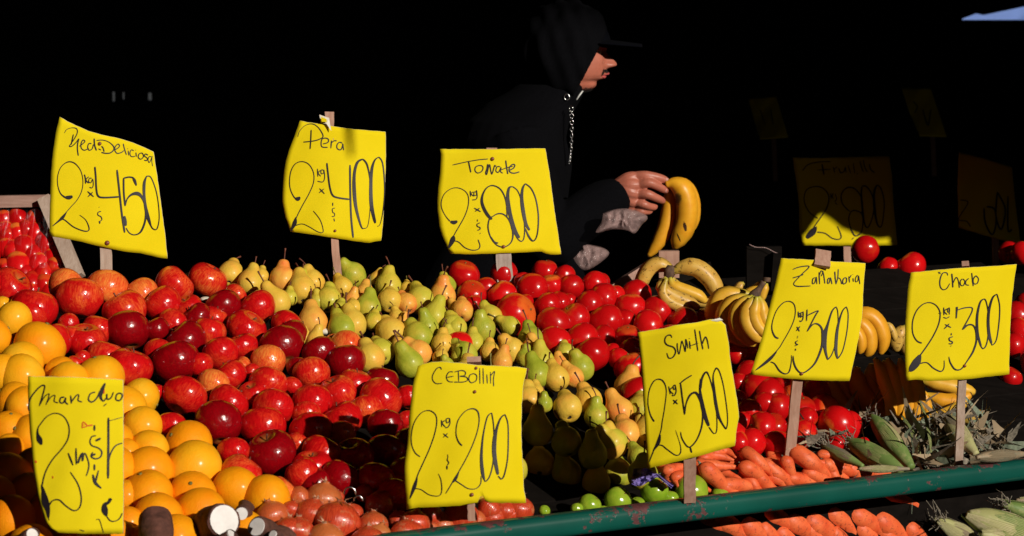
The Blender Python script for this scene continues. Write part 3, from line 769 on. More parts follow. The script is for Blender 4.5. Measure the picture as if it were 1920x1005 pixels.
tomatoes = parse('''
6:120,150,117 190,300,107 300,255,82 425,310,112 530,460,157 440,140,102 590,205,72 660,260,117 760,120,97 810,228,85 920,155,78 965,245,97 870,370,85 950,350,57 780,390,102 830,535,132 990,492,117 610,365,62 1150,222,97 1205,200,62 1110,385,107 840,675,122 1060,655,122 200,375,72
C:655,570,117 825,475,105 640,405,100 715,380,67 870,380,97 1010,492,98 795,555,72 950,605,108 1190,565,102 1145,490,60 1350,565,82 810,685,92 560,800,117 640,680,82 835,770,82 700,785,62 745,830,72 1565,790,82 1680,785,72 1650,950,102 1480,640,60
G:1400,60,60 1525,100,107 1465,235,77 1425,300,62 1560,190,72 1545,335,92 1480,430,85 1400,430,72 1380,170,70
I:60,215,87 150,150,77 30,330,82 235,285,72 215,375,87 60,445,92 425,320,112 540,345,42 425,440,57 90,70,62 590,430,36
P:1260,640,30 1300,640,31 1340,650,31 1230,690,31 1280,700,31 1330,710,31 1230,755,31 1290,765,31 1340,770,31 1370,820,30 1300,830,31 1250,820,30 1185,690,31 1195,740,31 1450,655,30 1470,700,30 1500,720,30 1440,740,30 1530,735,29 1545,770,29 1590,800,28 1500,770,29 860,650,27 1420,625,29
''')
far_tomatoes = [(1622, 468, 26, 5.45, 'red tomato poking up in front of the half shaded frutilla sign'), (1708, 500, 29, 5.2, 'bright red tomato just above the top edge of the choclo sign'),
    (1665, 502, 21, 5.2, 'red tomato half hidden between the zanahoria and choclo signs'), 
     (1893, 473, 22, 5.3, 'plum red tomato beyond the upper corner of the choclo sign'),
    (1918, 475, 24, 5.25, 'bright tomato cut by the picture edge above the choclo sign'), (1905, 592, 27, 4.9, 'tomato beside the middle edge of the choclo sign'),
    (1912, 622, 28, 4.85, 'tomato below another beside the choclo sign edge'), (1900, 648, 24, 4.8, 'lowest sunlit tomato beside the choclo sign edge'),
    (1895, 708, 22, 4.7, 'dim red tomato by the lower corner of the choclo sign'), (1925, 575, 26, 5.0, 'topmost tomato beside the choclo sign edge'), (1935, 680, 26, 4.75, 'shaded tomato at the picture edge below the choclo group')]
romas = parse('''
A:170,130,80 330,110,74 40,130,60 130,262,86 270,245,72 388,262,64 80,400,85 215,385,75 312,392,66 10,270,52 40,15,62 120,30,60 250,20,62 -20,380,70 20,480,60 130,500,60
P:66,413,17 34,411,17 8,412,16 100,430,14 48,432,17 84,450,17 14,440,17 24,470,18 62,478,18 100,480,16 8,505,18 44,512,18 82,512,18 112,520,17 20,545,18 58,548,18 96,548,18 -15,425,17 -15,470,18 -15,520,18
''')
greenapples = parse('''
G:880,725,92 1110,722,105 655,785,90 480,815,75 775,812,52 975,775,58 1285,752,60 560,865,55 400,838,42 850,850,45 200,850,38
''')
onions = parse('''
8:430,780,165,,-20 740,565,112,,70 1010,590,182,,10 880,760,170,,15 1170,860,232,,10 1480,515,95,,-70 1650,655,150,,-60 620,950,150,,0 1170,560,72,,0 1640,990,130,,20 650,700,90,,20 1330,760,120,,-10 1560,860,110,,-30
E:980,930,82,,10 1080,880,62,,-30 1265,890,97,,0 1440,835,62,,40 1460,890,64,,0 970,985,62,,0 1540,850,60,,20 1350,905,60,,0 880,905,55,,-20 1150,940,70,,0 1060,960,60,,0
G:45,845,80,,10 -30,870,60,,0
P:700,985,24,,0 760,1000,24,,0 560,998,26,,0 830,998,26,,10 610,1012,30,,0 690,1020,30,,0
''')

ORD = ['', 'first', 'second', 'third', 'fourth', 'fifth', 'sixth', 'seventh', 'eighth', 'ninth', 'tenth', 'eleventh', 'twelfth', 'thirteenth', 'fourteenth', 'fifteenth',
       'sixteenth', 'seventeenth', 'eighteenth', 'nineteenth', 'twentieth', 'twenty-first', 'twenty-second', 'twenty-third', 'twenty-fourth'] + ['twenty-' + w for w in ('fifth', 'sixth', 'seventh', 'eighth', 'ninth')] + ['thirtieth'] + ['thirty-' + w for w in ('first', 'second', 'third', 'fourth', 'fifth', 'sixth', 'seventh', 'eighth', 'ninth')]
def orient(zdir, spin):
    z = Vector(zdir).normalized()
    q = z.to_track_quat('Z', 'Y')
    return (q @ Quaternion((0, 0, 1), spin)).to_euler()
def rows(items, dv=.068):
    """Give every fruit its row (from the back) and its place in that row (along the stall)."""
    data = []
    for i, it in enumerate(items):
        u, v = uv_of(it['p']); data.append((i, u, v))
    vmax = max(d[2] for d in data)
    R = {}
    for i, u, v in data: R.setdefault(int((vmax - v + .02) / dv), []).append((u, i))
    for n, k in enumerate(sorted(R)):
        for j, (u, i) in enumerate(sorted(R[k])):
            items[i]['row'] = n + 1; items[i]['col'] = j + 1
    return items
def place(lst, dz=0.0, jit=.004, seed=3):
    rnd = random.Random(seed); out = []
    for (px, py, r, ty, ang) in lst:
        sunk = -.055 if (990 < px < 1175 and py > 862 and dz == 0) else 0
        p = heap(px, py, dz + sunk + rnd.uniform(-jit, jit))
        out.append(dict(p=p, r=r * p.y / FPX, ty=ty, ang=ang, px=px, py=py))
    return rows(out)
rnd = random.Random(11)
TONE = {'R': 'glossy red', 'K': 'dark crimson', 'O': 'orange-flushed', 'S': 'red and yellow streaked'}
for i, it in enumerate(place(apples)):
    k = it['ty']; q = rnd.randrange(4)
    o = obj('apple', APM[k][q], None, it['p'])
    o.scale = (it['r'] * 1.08,) * 3
    th = rnd.uniform(-.9, .9); back = rnd.uniform(-.5, 1.3)
    o.rotation_euler = orient((math.sin(th), math.sin(back) * .9, math.cos(th) * .9 + .1), rnd.random() * 6)
    s = obj('stem', ASTEM[q % 2], o)
    tag(o, '%s apple, %s from the oranges in the %s row from the back' % (TONE[k], ORD[it['col']], ORD[it['row']]), 'apple', 'apples heaped between the oranges and the pears')
# two placements fixed from the photograph: an apple showing its stem hollow and one showing its flower end
for i, it in enumerate(place(oranges)):
    k = it['ty']; q = rnd.randrange(3)
    o = obj('orange', ORA[k][q], None, it['p']); o.scale = (it['r'] * 1.07,) * 3
    o.rotation_euler = orient((rnd.uniform(-1, 1), rnd.uniform(-1, 1), rnd.uniform(-.3, 1)), rnd.random() * 6)
    obj('stem_button', BTN, o)
    tag(o, '%s orange, %s from the stall end in the %s row from the back' % ({'O': 'deep', 'Y': 'pale yellowish'}[k], ORD[it['col']], ORD[it['row']]), 'orange', 'oranges in the corner of the stall')
PT = {'Y': 'yellow', 'G': 'green', 'P': 'peach-blushed', 'L': 'yellow-green'}
for i, it in enumerate(place(pears)):
    k = it['ty']; q = rnd.randrange(4)
    me3 = PEM[k][q]
    o = obj('pear', me3[0], None, it['p']); o.scale = (it['r'] * 1.05 * (.88 if it['r'] > .0258 else 1),) * 3
    a = math.radians(it['ang'] * 1.25 + rnd.uniform(-13, 13)); back = math.radians(rnd.choice((-8, 8, 18, 30, 42, 55)))
    o.rotation_euler = orient((math.sin(a) * math.cos(back), math.sin(back), math.cos(a) * math.cos(back)), rnd.random() * 6)
    obj('stem', PST[(k, q)][rnd.randrange(4)], o)
    tag(o, '%s pear, %s from the apples in the %s row from the back' % (PT[k], ORD[it['col']], ORD[it['row']]), 'pear', 'pears heaped between the apples and the tomatoes')
for i, it in enumerate(place(tomatoes)):
    q = rnd.randrange(4)
    o = obj('tomato', TOM[q], None, it['p']); o.scale = (it['r'] * 1.12,) * 3
    o.rotation_euler = orient((rnd.uniform(-.8, .8), rnd.uniform(-.4, 1), rnd.uniform(-.2, 1)), rnd.random() * 6)
    obj('stem_scar', TSC, o)
    tag(o, 'red tomato, %s from the pears in the %s row from the back' % (ORD[it['col']], ORD[it['row']]), 'tomato', 'tomatoes heaped between the pears and the bananas')
for (px, py, r, D, lb) in far_tomatoes:
    o = obj('tomato', TOM[rnd.randrange(4)], None, at(px, py, D)); o.scale = (r * D / FPX * 1.02,) * 3
    o.rotation_euler = orient((rnd.uniform(-.8, .8), rnd.uniform(-.4, 1), rnd.uniform(-.2, 1)), rnd.random() * 6)
    tag(o, lb, 'tomato', 'tomatoes in the bin behind the choclo sign')
ri = []
for (px, py, r, ty, ang) in romas:
    D = 4.80 + (560 - py) * .0007
    ri.append(dict(p=at(px, py, D), r=r * D / FPX))
ri.sort(key=lambda i: -i['p'].z)
R = {}
for it in ri: R.setdefault(int((ri[0]['p'].z - it['p'].z + .01) / .037), []).append(it)
for n, k in enumerate(sorted(R)):
    for j, it in enumerate(sorted(R[k], key=lambda i: i['p'].x)):
        o = obj('roma_tomato', ROMA[rnd.randrange(2)], None, it['p']); o.scale = (it['r'] * 1.12,) * 3
        o.rotation_euler = orient((rnd.uniform(-.5, .3), rnd.uniform(-.2, .8), 1), rnd.random() * 6)
        tag(o, 'roma tomato under thin plastic film, %s from the picture edge in the %s layer down' % (ORD[j + 1], ORD[n + 1]), 'roma tomato', 'roma tomatoes in the film-covered crate')
for it in place(greenapples, -.012):
    o = obj('green_apple', LIM[rnd.randrange(2)], None, it['p']); o.scale = (it['r'] * 1.0,) * 3
    o.rotation_euler = orient((rnd.uniform(-.8, .8), rnd.uniform(-.6, .6), 1), rnd.random() * 6)
    obj('stem', ASTEM[0], o)
    tag(o, 'bright green apple, %s towards the carrots in the %s row from the back' % (ORD[it['col']], ORD[it['row']]), 'green apple', 'green apples behind the rail')
for it in place(onions, .0):
    q = rnd.randrange(3)
    o = obj('onion', ONM[q], None, it['p']); o.scale = (it['r'] * 1.2,) * 3
    a = math.radians(it['ang']); o.rotation_euler = orient((math.sin(a), rnd.uniform(-.3, .5), math.cos(a)), rnd.random() * 6)
    obj('dry_neck', ONN[q], o)
    tag(o, 'copper red onion, %s from the cassava in the %s row from the back' % (ORD[it['col']], ORD[it['row']]), 'onion', 'onions along the front of the stall')
# ------------------------------------------------------------------ price signs
def P2(s): return [tuple(float(c) for c in q.split(',')) for q in s.split()]
def pathpt(P, t):
    L = [0]
    for a, b in zip(P, P[1:]): L.append(L[-1] + math.hypot(b[0] - a[0], b[1] - a[1]))
    d = t * L[-1]
    for i in range(len(P) - 1):
        if d <= L[i + 1] or i == len(P) - 2:
            k = (d - L[i]) / max(1e-6, L[i + 1] - L[i]); k = min(1, max(0, k))
            return (P[i][0] + (P[i + 1][0] - P[i][0]) * k, P[i][1] + (P[i + 1][1] - P[i][1]) * k)
def sign(name_, ox, oy, sc, D, label, top, bottom, left, right, strokes, stakes, nails, yaw=.12, lean=.10, bulge=(.006, .0), red=None, torn=.8, wd=4.5, extra=None, group='hand-lettered yellow price signs', ink=None):
    rnd_ = random.Random(name_)
    T, B, L, R = [[(ox + x / sc, oy + y / sc) for x, y, *_ in P2(s)] for s in (top, bottom, left, right)]
    allp = T + B + L + R
    cx = sum(p[0] for p in allp) / len(allp); cy = sum(p[1] for p in allp) / len(allp)
    W = max(p[0] for p in allp) - min(p[0] for p in allp); H = max(p[1] for p in allp) - min(p[1] for p in allp)
    ph = rnd_.random() * 6
    def dep(px, py):
        s = (px - cx) / W * 2; t = (py - cy) / H * 2
        d = D + yaw * (px - cx) / FPX * D * 2.2 - lean * (py - cy) / FPX * D
        d += bulge[0] * (s * s) + bulge[1] * (t * t) + .0022 * math.sin(s * 3.1 + ph) + .002 * math.sin(t * 3 + s * 2 + ph * 2) + .0012 * math.sin(s * 7 + t * 5 + ph)
        return d
    def S(px, py, off=0.0): return at(px, py, dep(px, py) + off)
    base = S(cx, max(p[1] for p in B))
    root = empty(name_, base)
    tag(root, label, 'price sign', group)
    N = 22; vs = []; fs = []; fm = []
    for j in range(N + 1):
        t = j / N
        for i in range(N + 1):
            s = i / N
            a = pathpt(T, s); b = pathpt(B, s); c = pathpt(L, t); d = pathpt(R, t)
            p = []
            for k in (0, 1):
                p.append((1 - t) * a[k] + t * b[k] + (1 - s) * c[k] + s * d[k] - ((1 - s) * (1 - t) * T[0][k] + s * (1 - t) * T[-1][k] + (1 - s) * t * B[0][k] + s * t * B[-1][k]))
            e = 0
            if i in (0, N) or j in (0, N):
                p[0] += rnd_.uniform(-torn, torn) * .5; p[1] += rnd_.uniform(-torn, torn) * .5
            vs.append(S(p[0], p[1]))
    n = len(vs); vs += [S_ + Vector((0.0004, .0011, 0.0002)) for S_ in vs]
    I = lambda i, j: j * (N + 1) + i
    for j in range(N):
        for i in range(N):
            q = (I(i, j), I(i + 1, j), I(i + 1, j + 1), I(i, j + 1)); fs.append(q); fm.append(0); fs.append(tuple(k + n for k in q[::-1])); fm.append(0)
    for k in range(N):
        for a, b in ((I(k, 0), I(k + 1, 0)), (I(k, N), I(k + 1, N)), (I(0, k), I(0, k + 1)), (I(N, k), I(N, k + 1))):
            fs.append((a, b, b + n, a + n)); fm.append(1)
    card = mobj('card', vs, fs, [PAPER, PAPEREDGE], root, True, fm)
    # marker strokes laid on the card, with their own thickness
    for nm, txt, mt in (('lettering', strokes, ink or INK), ('red_mark', red, INKR)):
        if not txt: continue
        mb = MB(); lv = 0
        for line in txt.strip().split(';'):
            line = line.strip()
            if not line: continue
            P = P2(line)
            cw = wd; Q = []
            for p in P:
                if len(p) > 2: cw = p[2]
                Q.append((ox + p[0] / sc, oy + p[1] / sc, cw / sc * 1.28))
            C = catmull(Q, 5) if len(Q) > 2 else Q
            if len(C) == 2: C = [tuple(C[0][k] + (C[1][k] - C[0][k]) * u for k in range(3)) for u in (0, .33, .66, 1)]
            off = -.0008 - lv * .00003; lv += 1
            vs2 = []
            for i, (x, y, w) in enumerate(C):
                x0, y0 = C[max(0, i - 1)][:2]; x1, y1 = C[min(len(C) - 1, i + 1)][:2]
                dx, dy = x1 - x0, y1 - y0; l = math.hypot(dx, dy) or 1
                nx_, ny_ = -dy / l, dx / l
                w = max(w, .9)
                if i in (0, len(C) - 1): w *= .55
                vs2 += [S(x + nx_ * w / 2, y + ny_ * w / 2, off), S(x - nx_ * w / 2, y - ny_ * w / 2, off)]
            mb.add(vs2, [(2 * i, 2 * i + 1, 2 * i + 3, 2 * i + 2) for i in range(len(C) - 1)])
        mb.obj(nm, mt, card, smooth=False)
    for stk in stakes:
        (x0, y0, w0), (x1, y1, w1), mt, hid = stk
        # stake behind the card: nearly straight post
        a = at(x0, y0, dep(x0, y0) + .009); b = at(x1, y1, dep(cx, cy) - lean * (y1 - cy) / FPX * D * .6 + .009)
        if name_ == 'price_sign' and hid: b = at(x1, y1, hid)
        mb = MB(); t = (b - a).normalized(); sd = Vector((1, 0.1, 0)); sd = (sd - t * sd.dot(t)).normalized(); nn = t.cross(sd)
        vs3 = []
        K = 6
        for i in range(K + 1):
            u = i / K; c = a.lerp(b, u); w = (w0 + (w1 - w0) * u) / 2 * c.y / FPX
            w *= 1 + rnd_.uniform(-.04, .04); c = c + sd * rnd_.uniform(-.0006, .0006)
            for sx, sy in ((-1, -1), (1, -1), (1, 1), (-1, 1)): vs3.append(c + sd * w * sx + nn * .0045 * sy)
        fs3 = [(4 * i + k, 4 * i + (k + 1) % 4, 4 * i + 4 + (k + 1) % 4, 4 * i + 4 + k) for i in range(K) for k in range(4)] + [(0, 1, 2, 3), tuple(4 * K + k for k in range(4))]
        mobj('stake', vs3, fs3, mt, root, False)
    for (x, y, r) in nails:
        px, py = ox + x / sc, oy + y / sc; c = S(px, py, -.002); rr = r / sc * c.y / FPX
        mb = MB(); mb.tube([c + Vector((0, .002, 0)), c, c + Vector((0, -rr * .45, 0)), c + Vector((0, -rr * .6, 0))], [rr, rr, rr * .75, rr * .3], 10)
        mb.obj('nail', NAIL, root)
    if extra: extra(S, root)
    return root
G1 = 'hand-lettered yellow price signs'
sign('price_sign', 80, 210, 3.464, 4.27, 'tilted yellow card sign reading Red Deliciosa 2 kg x $450 above the apples',
 '110,33 200,82 300,125 380,148 500,172 600,205 720,258', '43,808 200,832 370,872 520,905 640,918 760,947 810,953', '110,33 85,140 66,260 55,380 47,600 43,808', '720,258 745,430 772,620 795,800 810,953',
 '''142,136,3 155,115 185,103 215,105,5 226,120 222,145 205,175 185,205 174,222 190,222 215,200 236,172;200,145,6 192,180 186,212;236,172,6 228,205 226,240 232,284;
 240,222,5 262,205 275,190 262,182 250,205 252,235 272,248 300,235;318,205,5 300,205 293,230 303,248 322,238 330,210;335,172,7 338,215 350,250;362,238,5 380,247;
 350,185,4 390,182 430,195 460,222,6 462,245 440,265 410,268 382,262;382,222,6 392,232 400,258;468,245,5 488,235 500,220 490,208 472,225 470,250 485,268 512,262 528,250;524,205,5 532,240 545,278;
 556,250,5 560,282;552,236,4 553,240;592,252,4 578,245 568,262 572,285 590,290 602,285;606,262,5 610,290;604,245,4 605,248;640,265,5 625,275 622,295 638,306 655,290 650,270 640,265;
 685,280,5 668,272 662,285 680,300 676,315 660,312;705,290,4 692,290 685,310 693,328 706,305 712,285;712,285,3 710,320 715,352;
 150,556,9 118,530,5 100,480,3.5 98,420 118,360 160,325,5 205,330 245,375,3.5 262,440 255,510 225,570 185,615 150,655 110,700,4 66,740,5;148,553,12 172,555,20 195,548,12;157,648,3 130,685,16 108,705,10 66,740,4;130,695,5 150,705 200,745 260,770 295,772 302,750 280,700,3 240,668,2;
 272,405,6 278,430 280,465;300,420,5 282,440 300,462;320,430,4 305,430 300,452 315,458 325,435 330,470 322,492 305,488;292,515,6 332,550;325,520,6 295,550;
 367,616,4 368,619;380,645,4 362,650 360,668 380,680 385,700 365,712;372,708,6 372,725;
 340,355,8 346,420 350,500 362,545 400,555 500,550;484,375,9 500,520 515,660 534,783;525,430,7 560,422 590,426;586,424,6 598,445,14 610,478,6;527,428,8 528,520 537,610;
 537,610,6 550,565 580,535,12 620,530,18 650,560,10 668,620,7 668,700,9 640,775,9 600,797,5 565,785,4 543,752,4;532,675,14 542,738,14;
 682,415,5 705,425,4 735,500,4 752,590 758,690 745,755,5 725,762 705,740,6 680,670,14 662,560,12 660,470,14 672,425,7 682,415;668,600,8 690,690,12 706,745,5''',
 [((198, 455, 21), (201, 530, 23), STAKE, None)], [(419, 850, 16), (370, 205, 12)], yaw=.16, lean=.05, bulge=(.012, 0))

def scrap(S, root):
    mb = MB()
    P = [(599, 215), (617, 221), (621, 245), (612, 232), (601, 231)]
    vs = [S(x, y, -.006 + .004 * math.sin(i * 2)) for i, (x, y) in enumerate(P)]; n = len(vs); vs += [v + Vector((0, .0012, 0)) for v in vs]
    mb.add(vs, [tuple(range(n)), tuple(range(2 * n - 1, n - 1, -1))] + [(i, (i + 1) % n, (i + 1) % n + n, i + n) for i in range(n)])
    o = mb.obj('torn_scrap', PAPEREDGE, root, smooth=False); o['label'] = 'torn white scrap of card stapled at the top'
    mb = MB(); P = [(602, 219), (612, 223), (613, 229), (603, 228)]
    vs = [S(x, y, -.0105) for x, y in P]; mb.add(vs + [v + Vector((0, .001, 0)) for v in vs], [(0, 1, 2, 3), (4, 7, 6, 5), (0, 1, 5, 4), (1, 2, 6, 5), (2, 3, 7, 6), (3, 0, 4, 7)])
    mb.obj('torn_scrap', PAPER, root, smooth=False)
sign('price_sign', 515, 205, 3.864, 4.45, 'yellow card sign reading Pera 2 kg x $400 above the pears',
 '182,83 260,97 340,108 430,125 560,142 700,155 803,162', '117,888 200,897 300,912 410,928 500,942 600,958 705,970 712,957 770,953', '182,83 150,180 105,290 75,400 60,530 53,655 80,790 117,888', '803,162 806,250 803,450 797,600 790,700 782,850 770,953',
 '''168,200,3 180,160 220,118 270,105,5 310,125 340,165,6 350,200 310,222 260,232 207,237;265,148,7 262,220 257,288;350,250,6 385,240 390,218 370,208 345,215 337,245 345,272 385,275;
 412,225,7 408,282;410,245,6 430,228 450,228;490,245,6 470,238 452,258 455,285 480,292 492,265 494,250 500,296;
 165,645,12 145,640,7 118,590,5 108,530 118,450 150,395 200,378,5 250,400 282,460 282,530 250,610 200,700 160,780 117,883;150,645,12 170,648,24 184,634,8;154,780,4 145,825,24 117,883,5;150,842,6 200,830,4 250,850 310,885 345,893 352,870 330,800 280,735;
 310,430,6 314,488;335,440,5 316,460 335,485;355,440,5 338,440 338,465 355,462 357,438 363,490 350,525 310,520;325,573,6 362,612;358,575,6 322,605;
 422,675,5 422,700;438,715,4 420,720 422,745 435,755 432,775 415,775;430,790,5 435,812;
 379,388,9 388,470 400,560 420,620 460,640 545,652;547,402,10 549,600 555,780 570,930;
 640,360,8 600,385,14 578,470,16 578,600,20 592,720,16 628,848,8 650,862,4 675,845,3 690,750 695,620 690,500,6 670,400,10 640,360,8;
 755,345,5 725,370,9 704,440,16 698,560,18 703,700,20 730,825,14;745,848,4 765,830,3 785,740,5 797,600 793,470,7 780,380 755,345''',
 [((618, 210, 17), (617, 262, 17), STAKEP, 4.458), ((626, 430, 13), (637, 560, 17), STAKEP, None)], [(438, 880, 10)], yaw=.12, bulge=(.014, 0), extra=scrap)

sign('price_sign', 810, 270, 4.568, 4.60, 'yellow card sign reading Tomate 2 kg x $800 with torn lower corner',
 '67,44 300,45 515,45 750,40 970,37', '155,940 350,945 480,940 700,932 945,920 962,938 1030,948 1105,945', '67,44 80,100 68,260 50,400 45,560 62,700 90,800 155,940', '970,37 990,150 1010,280 1040,500 1065,680 1105,945',
 '''175,180,6 300,152 400,135 480,128;312,145,9 322,190 333,243;395,185,7 372,200 370,230 392,248 425,235 438,205 425,185 395,185;
 478,170,8 470,215 460,245 470,258 492,175 505,235 515,255 538,178,8;545,195,6 548,180;585,195,7 558,195 548,230 570,242 592,200 588,235 607,250;632,140,9 640,200 650,257;590,222,6 650,200 695,190;665,225,8 700,205 710,180 690,175 665,200 665,235 700,250 750,238;
 155,662,8 120,620,5 88,560 80,500 105,430 160,385 220,375 280,400 312,450,6 310,530 280,620 230,710 190,780 140,890;158,664,14 190,672,26 218,660,14;186,783,8 178,820,34 145,890,12;190,828,6 230,840 280,885 340,908 395,902 412,870 395,818;
 328,400,8 332,450;355,410,6 335,425 360,448;380,410,6 362,412 362,440 382,435 382,395 388,450 375,475 345,478;362,548,8 418,580;408,548,8 370,578;
 390,645,5 390,665;412,675,6 388,685 390,705 412,715 410,732 390,738;412,764,10 416,766;
 515,645,14 480,610,20 445,550,20 428,490,18 437,430,12 470,375,8 520,355 580,380 620,440 640,520 645,620;515,625,6 560,598,8 610,600 655,640 685,710,10 695,780 680,840,7 640,875 600,882 550,860 505,800 482,720,8 490,650 515,620;505,795,8 535,840,12 568,848,8;
 690,365,5 662,375,14 650,440,20 655,520,26 675,620,24 700,720,30 725,770,24 752,803,12;700,740,6 735,810 770,833 790,800 795,720 785,600 765,480,6 735,400 690,362;
 800,338,7 778,380,14 770,460,20 780,560,24 805,680,20 838,738,12;800,338,7 850,380,8 890,470 912,600 910,720 895,800 865,830,9 830,790,12 800,720,5''',
 [((922, 277.5, 20), (922, 300, 20), STAKEP, 4.61), ((943, 470, 29), (949, 548, 31), STAKEG, None)], [(518, 127, 17), (613, 880, 16)], yaw=.1, bulge=(.01, .0))

sign('price_sign', 750, 670, 3.464, 3.56, 'tall yellow card sign reading CEBOllin 2 kg x 200 over the onions',
 '115,60 160,38 250,28 400,38 500,50 620,55 760,62 825,70', '43,990 130,975 270,972 410,960 500,945 530,885 560,945 700,945 818,948', '115,60 80,200 62,350 50,560 28,700 35,850 43,990', '825,70 800,190 790,330 788,480 795,660 802,830 818,948',
 '''270,80,5 262,65 240,72 215,110 212,145 235,170 275,168,4;345,95,5 320,95 302,125 315,155 345,160;305,130,5 350,122;380,90,5 382,155;355,95,5 400,85 425,95 420,118 390,122 430,128 440,148 410,160 350,160;480,105,5 455,115 448,145 465,165 495,150 498,118 480,105;
 518,70,5 520,172;540,70,5 543,172;565,110,5 568,170;588,95,4 590,170;590,120,4 615,90 608,140 610,188;
 132,646,5 100,620 78,570,4 75,500 95,420 140,360 190,345,5 230,370 240,420 225,500 190,600 140,710 112,775 65,918;114,778,4 95,838,18 65,918,5;95,850,5 140,860,4 190,892 250,900 272,870 268,800 250,755,2;
 270,405,5 272,452;292,410,5 275,425 295,452;320,395,5 302,400 305,425 322,415 323,395 325,430 310,455 295,455;282,495,5 315,522;310,493,5 282,520;310,630,3 312,650 308,665,4 318,685 308,700;306,703,7 308,728,5;
 405,574,6 380,545 365,490,4 378,410 425,350 475,333,6 508,355 515,420,4 495,510 450,620 385,740 298,885;384,742,4 362,788,14 340,815,5;362,800,5 400,825,4 445,852 495,852 525,820 528,770,3;
 597,360,5 570,385,5 548,470,6 535,560,9 530,660,14 538,750,16 550,797,7;550,797,5 560,805 585,770,5 605,690 612,580 610,450,5 597,360;
 683,370,6 655,395,7 630,460,12 615,540,20 615,640,20 638,762,13;640,770,5 660,790,6 680,760 700,660,5 705,540 702,430 683,370''',
 [((889, 673.5, 26), (889, 690, 26), STAKEP, 3.61), ((883, 940, 14), (884, 975, 14), STAKEP, None)], [(467, 893, 13), (495, 70, 10), (486, 224, 11)], yaw=.1, bulge=(.012, .0), torn=1.4, wd=4)

def corner(S, root):
    P = [(1332, 601), (1349, 596), (1356, 600), (1345, 603)]
    mb = MB(); vs = [S(x, y, -.001 - .003 * (i == 2)) for i, (x, y) in enumerate(P)]; mb.add(vs + [v + Vector((0, .0012, 0)) for v in vs], [(0, 1, 2, 3), (4, 7, 6, 5), (0, 1, 5, 4), (1, 2, 6, 5), (2, 3, 7, 6), (3, 0, 4, 7)])
    mb.obj('torn_scrap', PAPEREDGE, root, smooth=False)
sign('price_sign', 1190, 590, 3.352, 3.69, 'tall yellow card sign reading Smith 2 kg x 500 above the green apples',
 '20,112 120,95 170,90 260,65 400,48 480,28 545,38', '80,968 180,945 300,915 400,890 520,855 630,825', '20,112 35,260 50,440 65,700 75,850 80,968', '545,38 570,65 590,170 600,280 625,420 648,560 655,640 640,720 630,825',
 '''235,145,4 225,128,6 200,135 190,165 205,190,7 245,205 258,235 240,268,6 215,272 203,240,4;268,178,6 270,215 280,248,5 292,190 298,165 310,200 318,232,6 322,190 322,155 330,180 336,212,4;344,152,5 345,148;345,165,6 350,215,8;378,92,6 388,160 398,228;352,195,5 400,178;
 408,100,6 418,160 430,218;425,185,6 445,140 458,165 467,215,4;
 124,672,8 100,630,6 85,560,4 92,480 120,420,5 155,405,6 185,425 200,480,4 190,580 175,670 160,750 92,926,5;163,755,4 150,805,16 118,855,5;135,825,5 170,820,5 210,850 260,883 288,870 288,820,3 258,725,2;
 215,450,5 225,500;240,455,5 222,475 245,500;255,440,5 243,450 248,470 258,462 255,440 262,480 250,508 235,505;243,535,6 272,562;268,533,6 245,562;
 360,380,6 320,405 282,435,5;290,432,6 302,530 316,628;316,628,5 325,560,5 350,505,9 385,490,11 410,530,10 428,600,7 425,690 400,770,6 365,820 335,830 300,780,5 290,735,3;350,832,7 360,868,8;
 415,400,3 412,470,9 425,560,18 445,640,18 468,700,12;468,705,5 500,747,4 518,720 515,600 495,480,5 470,390 450,360,8 425,400,9 415,470;
 515,332,7 495,380,5 500,470,12 512,560,14 530,640,12 555,690,7 576,720,7;576,720,5 585,680,4 582,600 560,450 535,360,5 515,332''',
 [((1293, 845, 24), (1293, 940, 22), STAKEP, 3.755)], [], yaw=.1, lean=-.15, bulge=(.012, .0), extra=corner, wd=5)

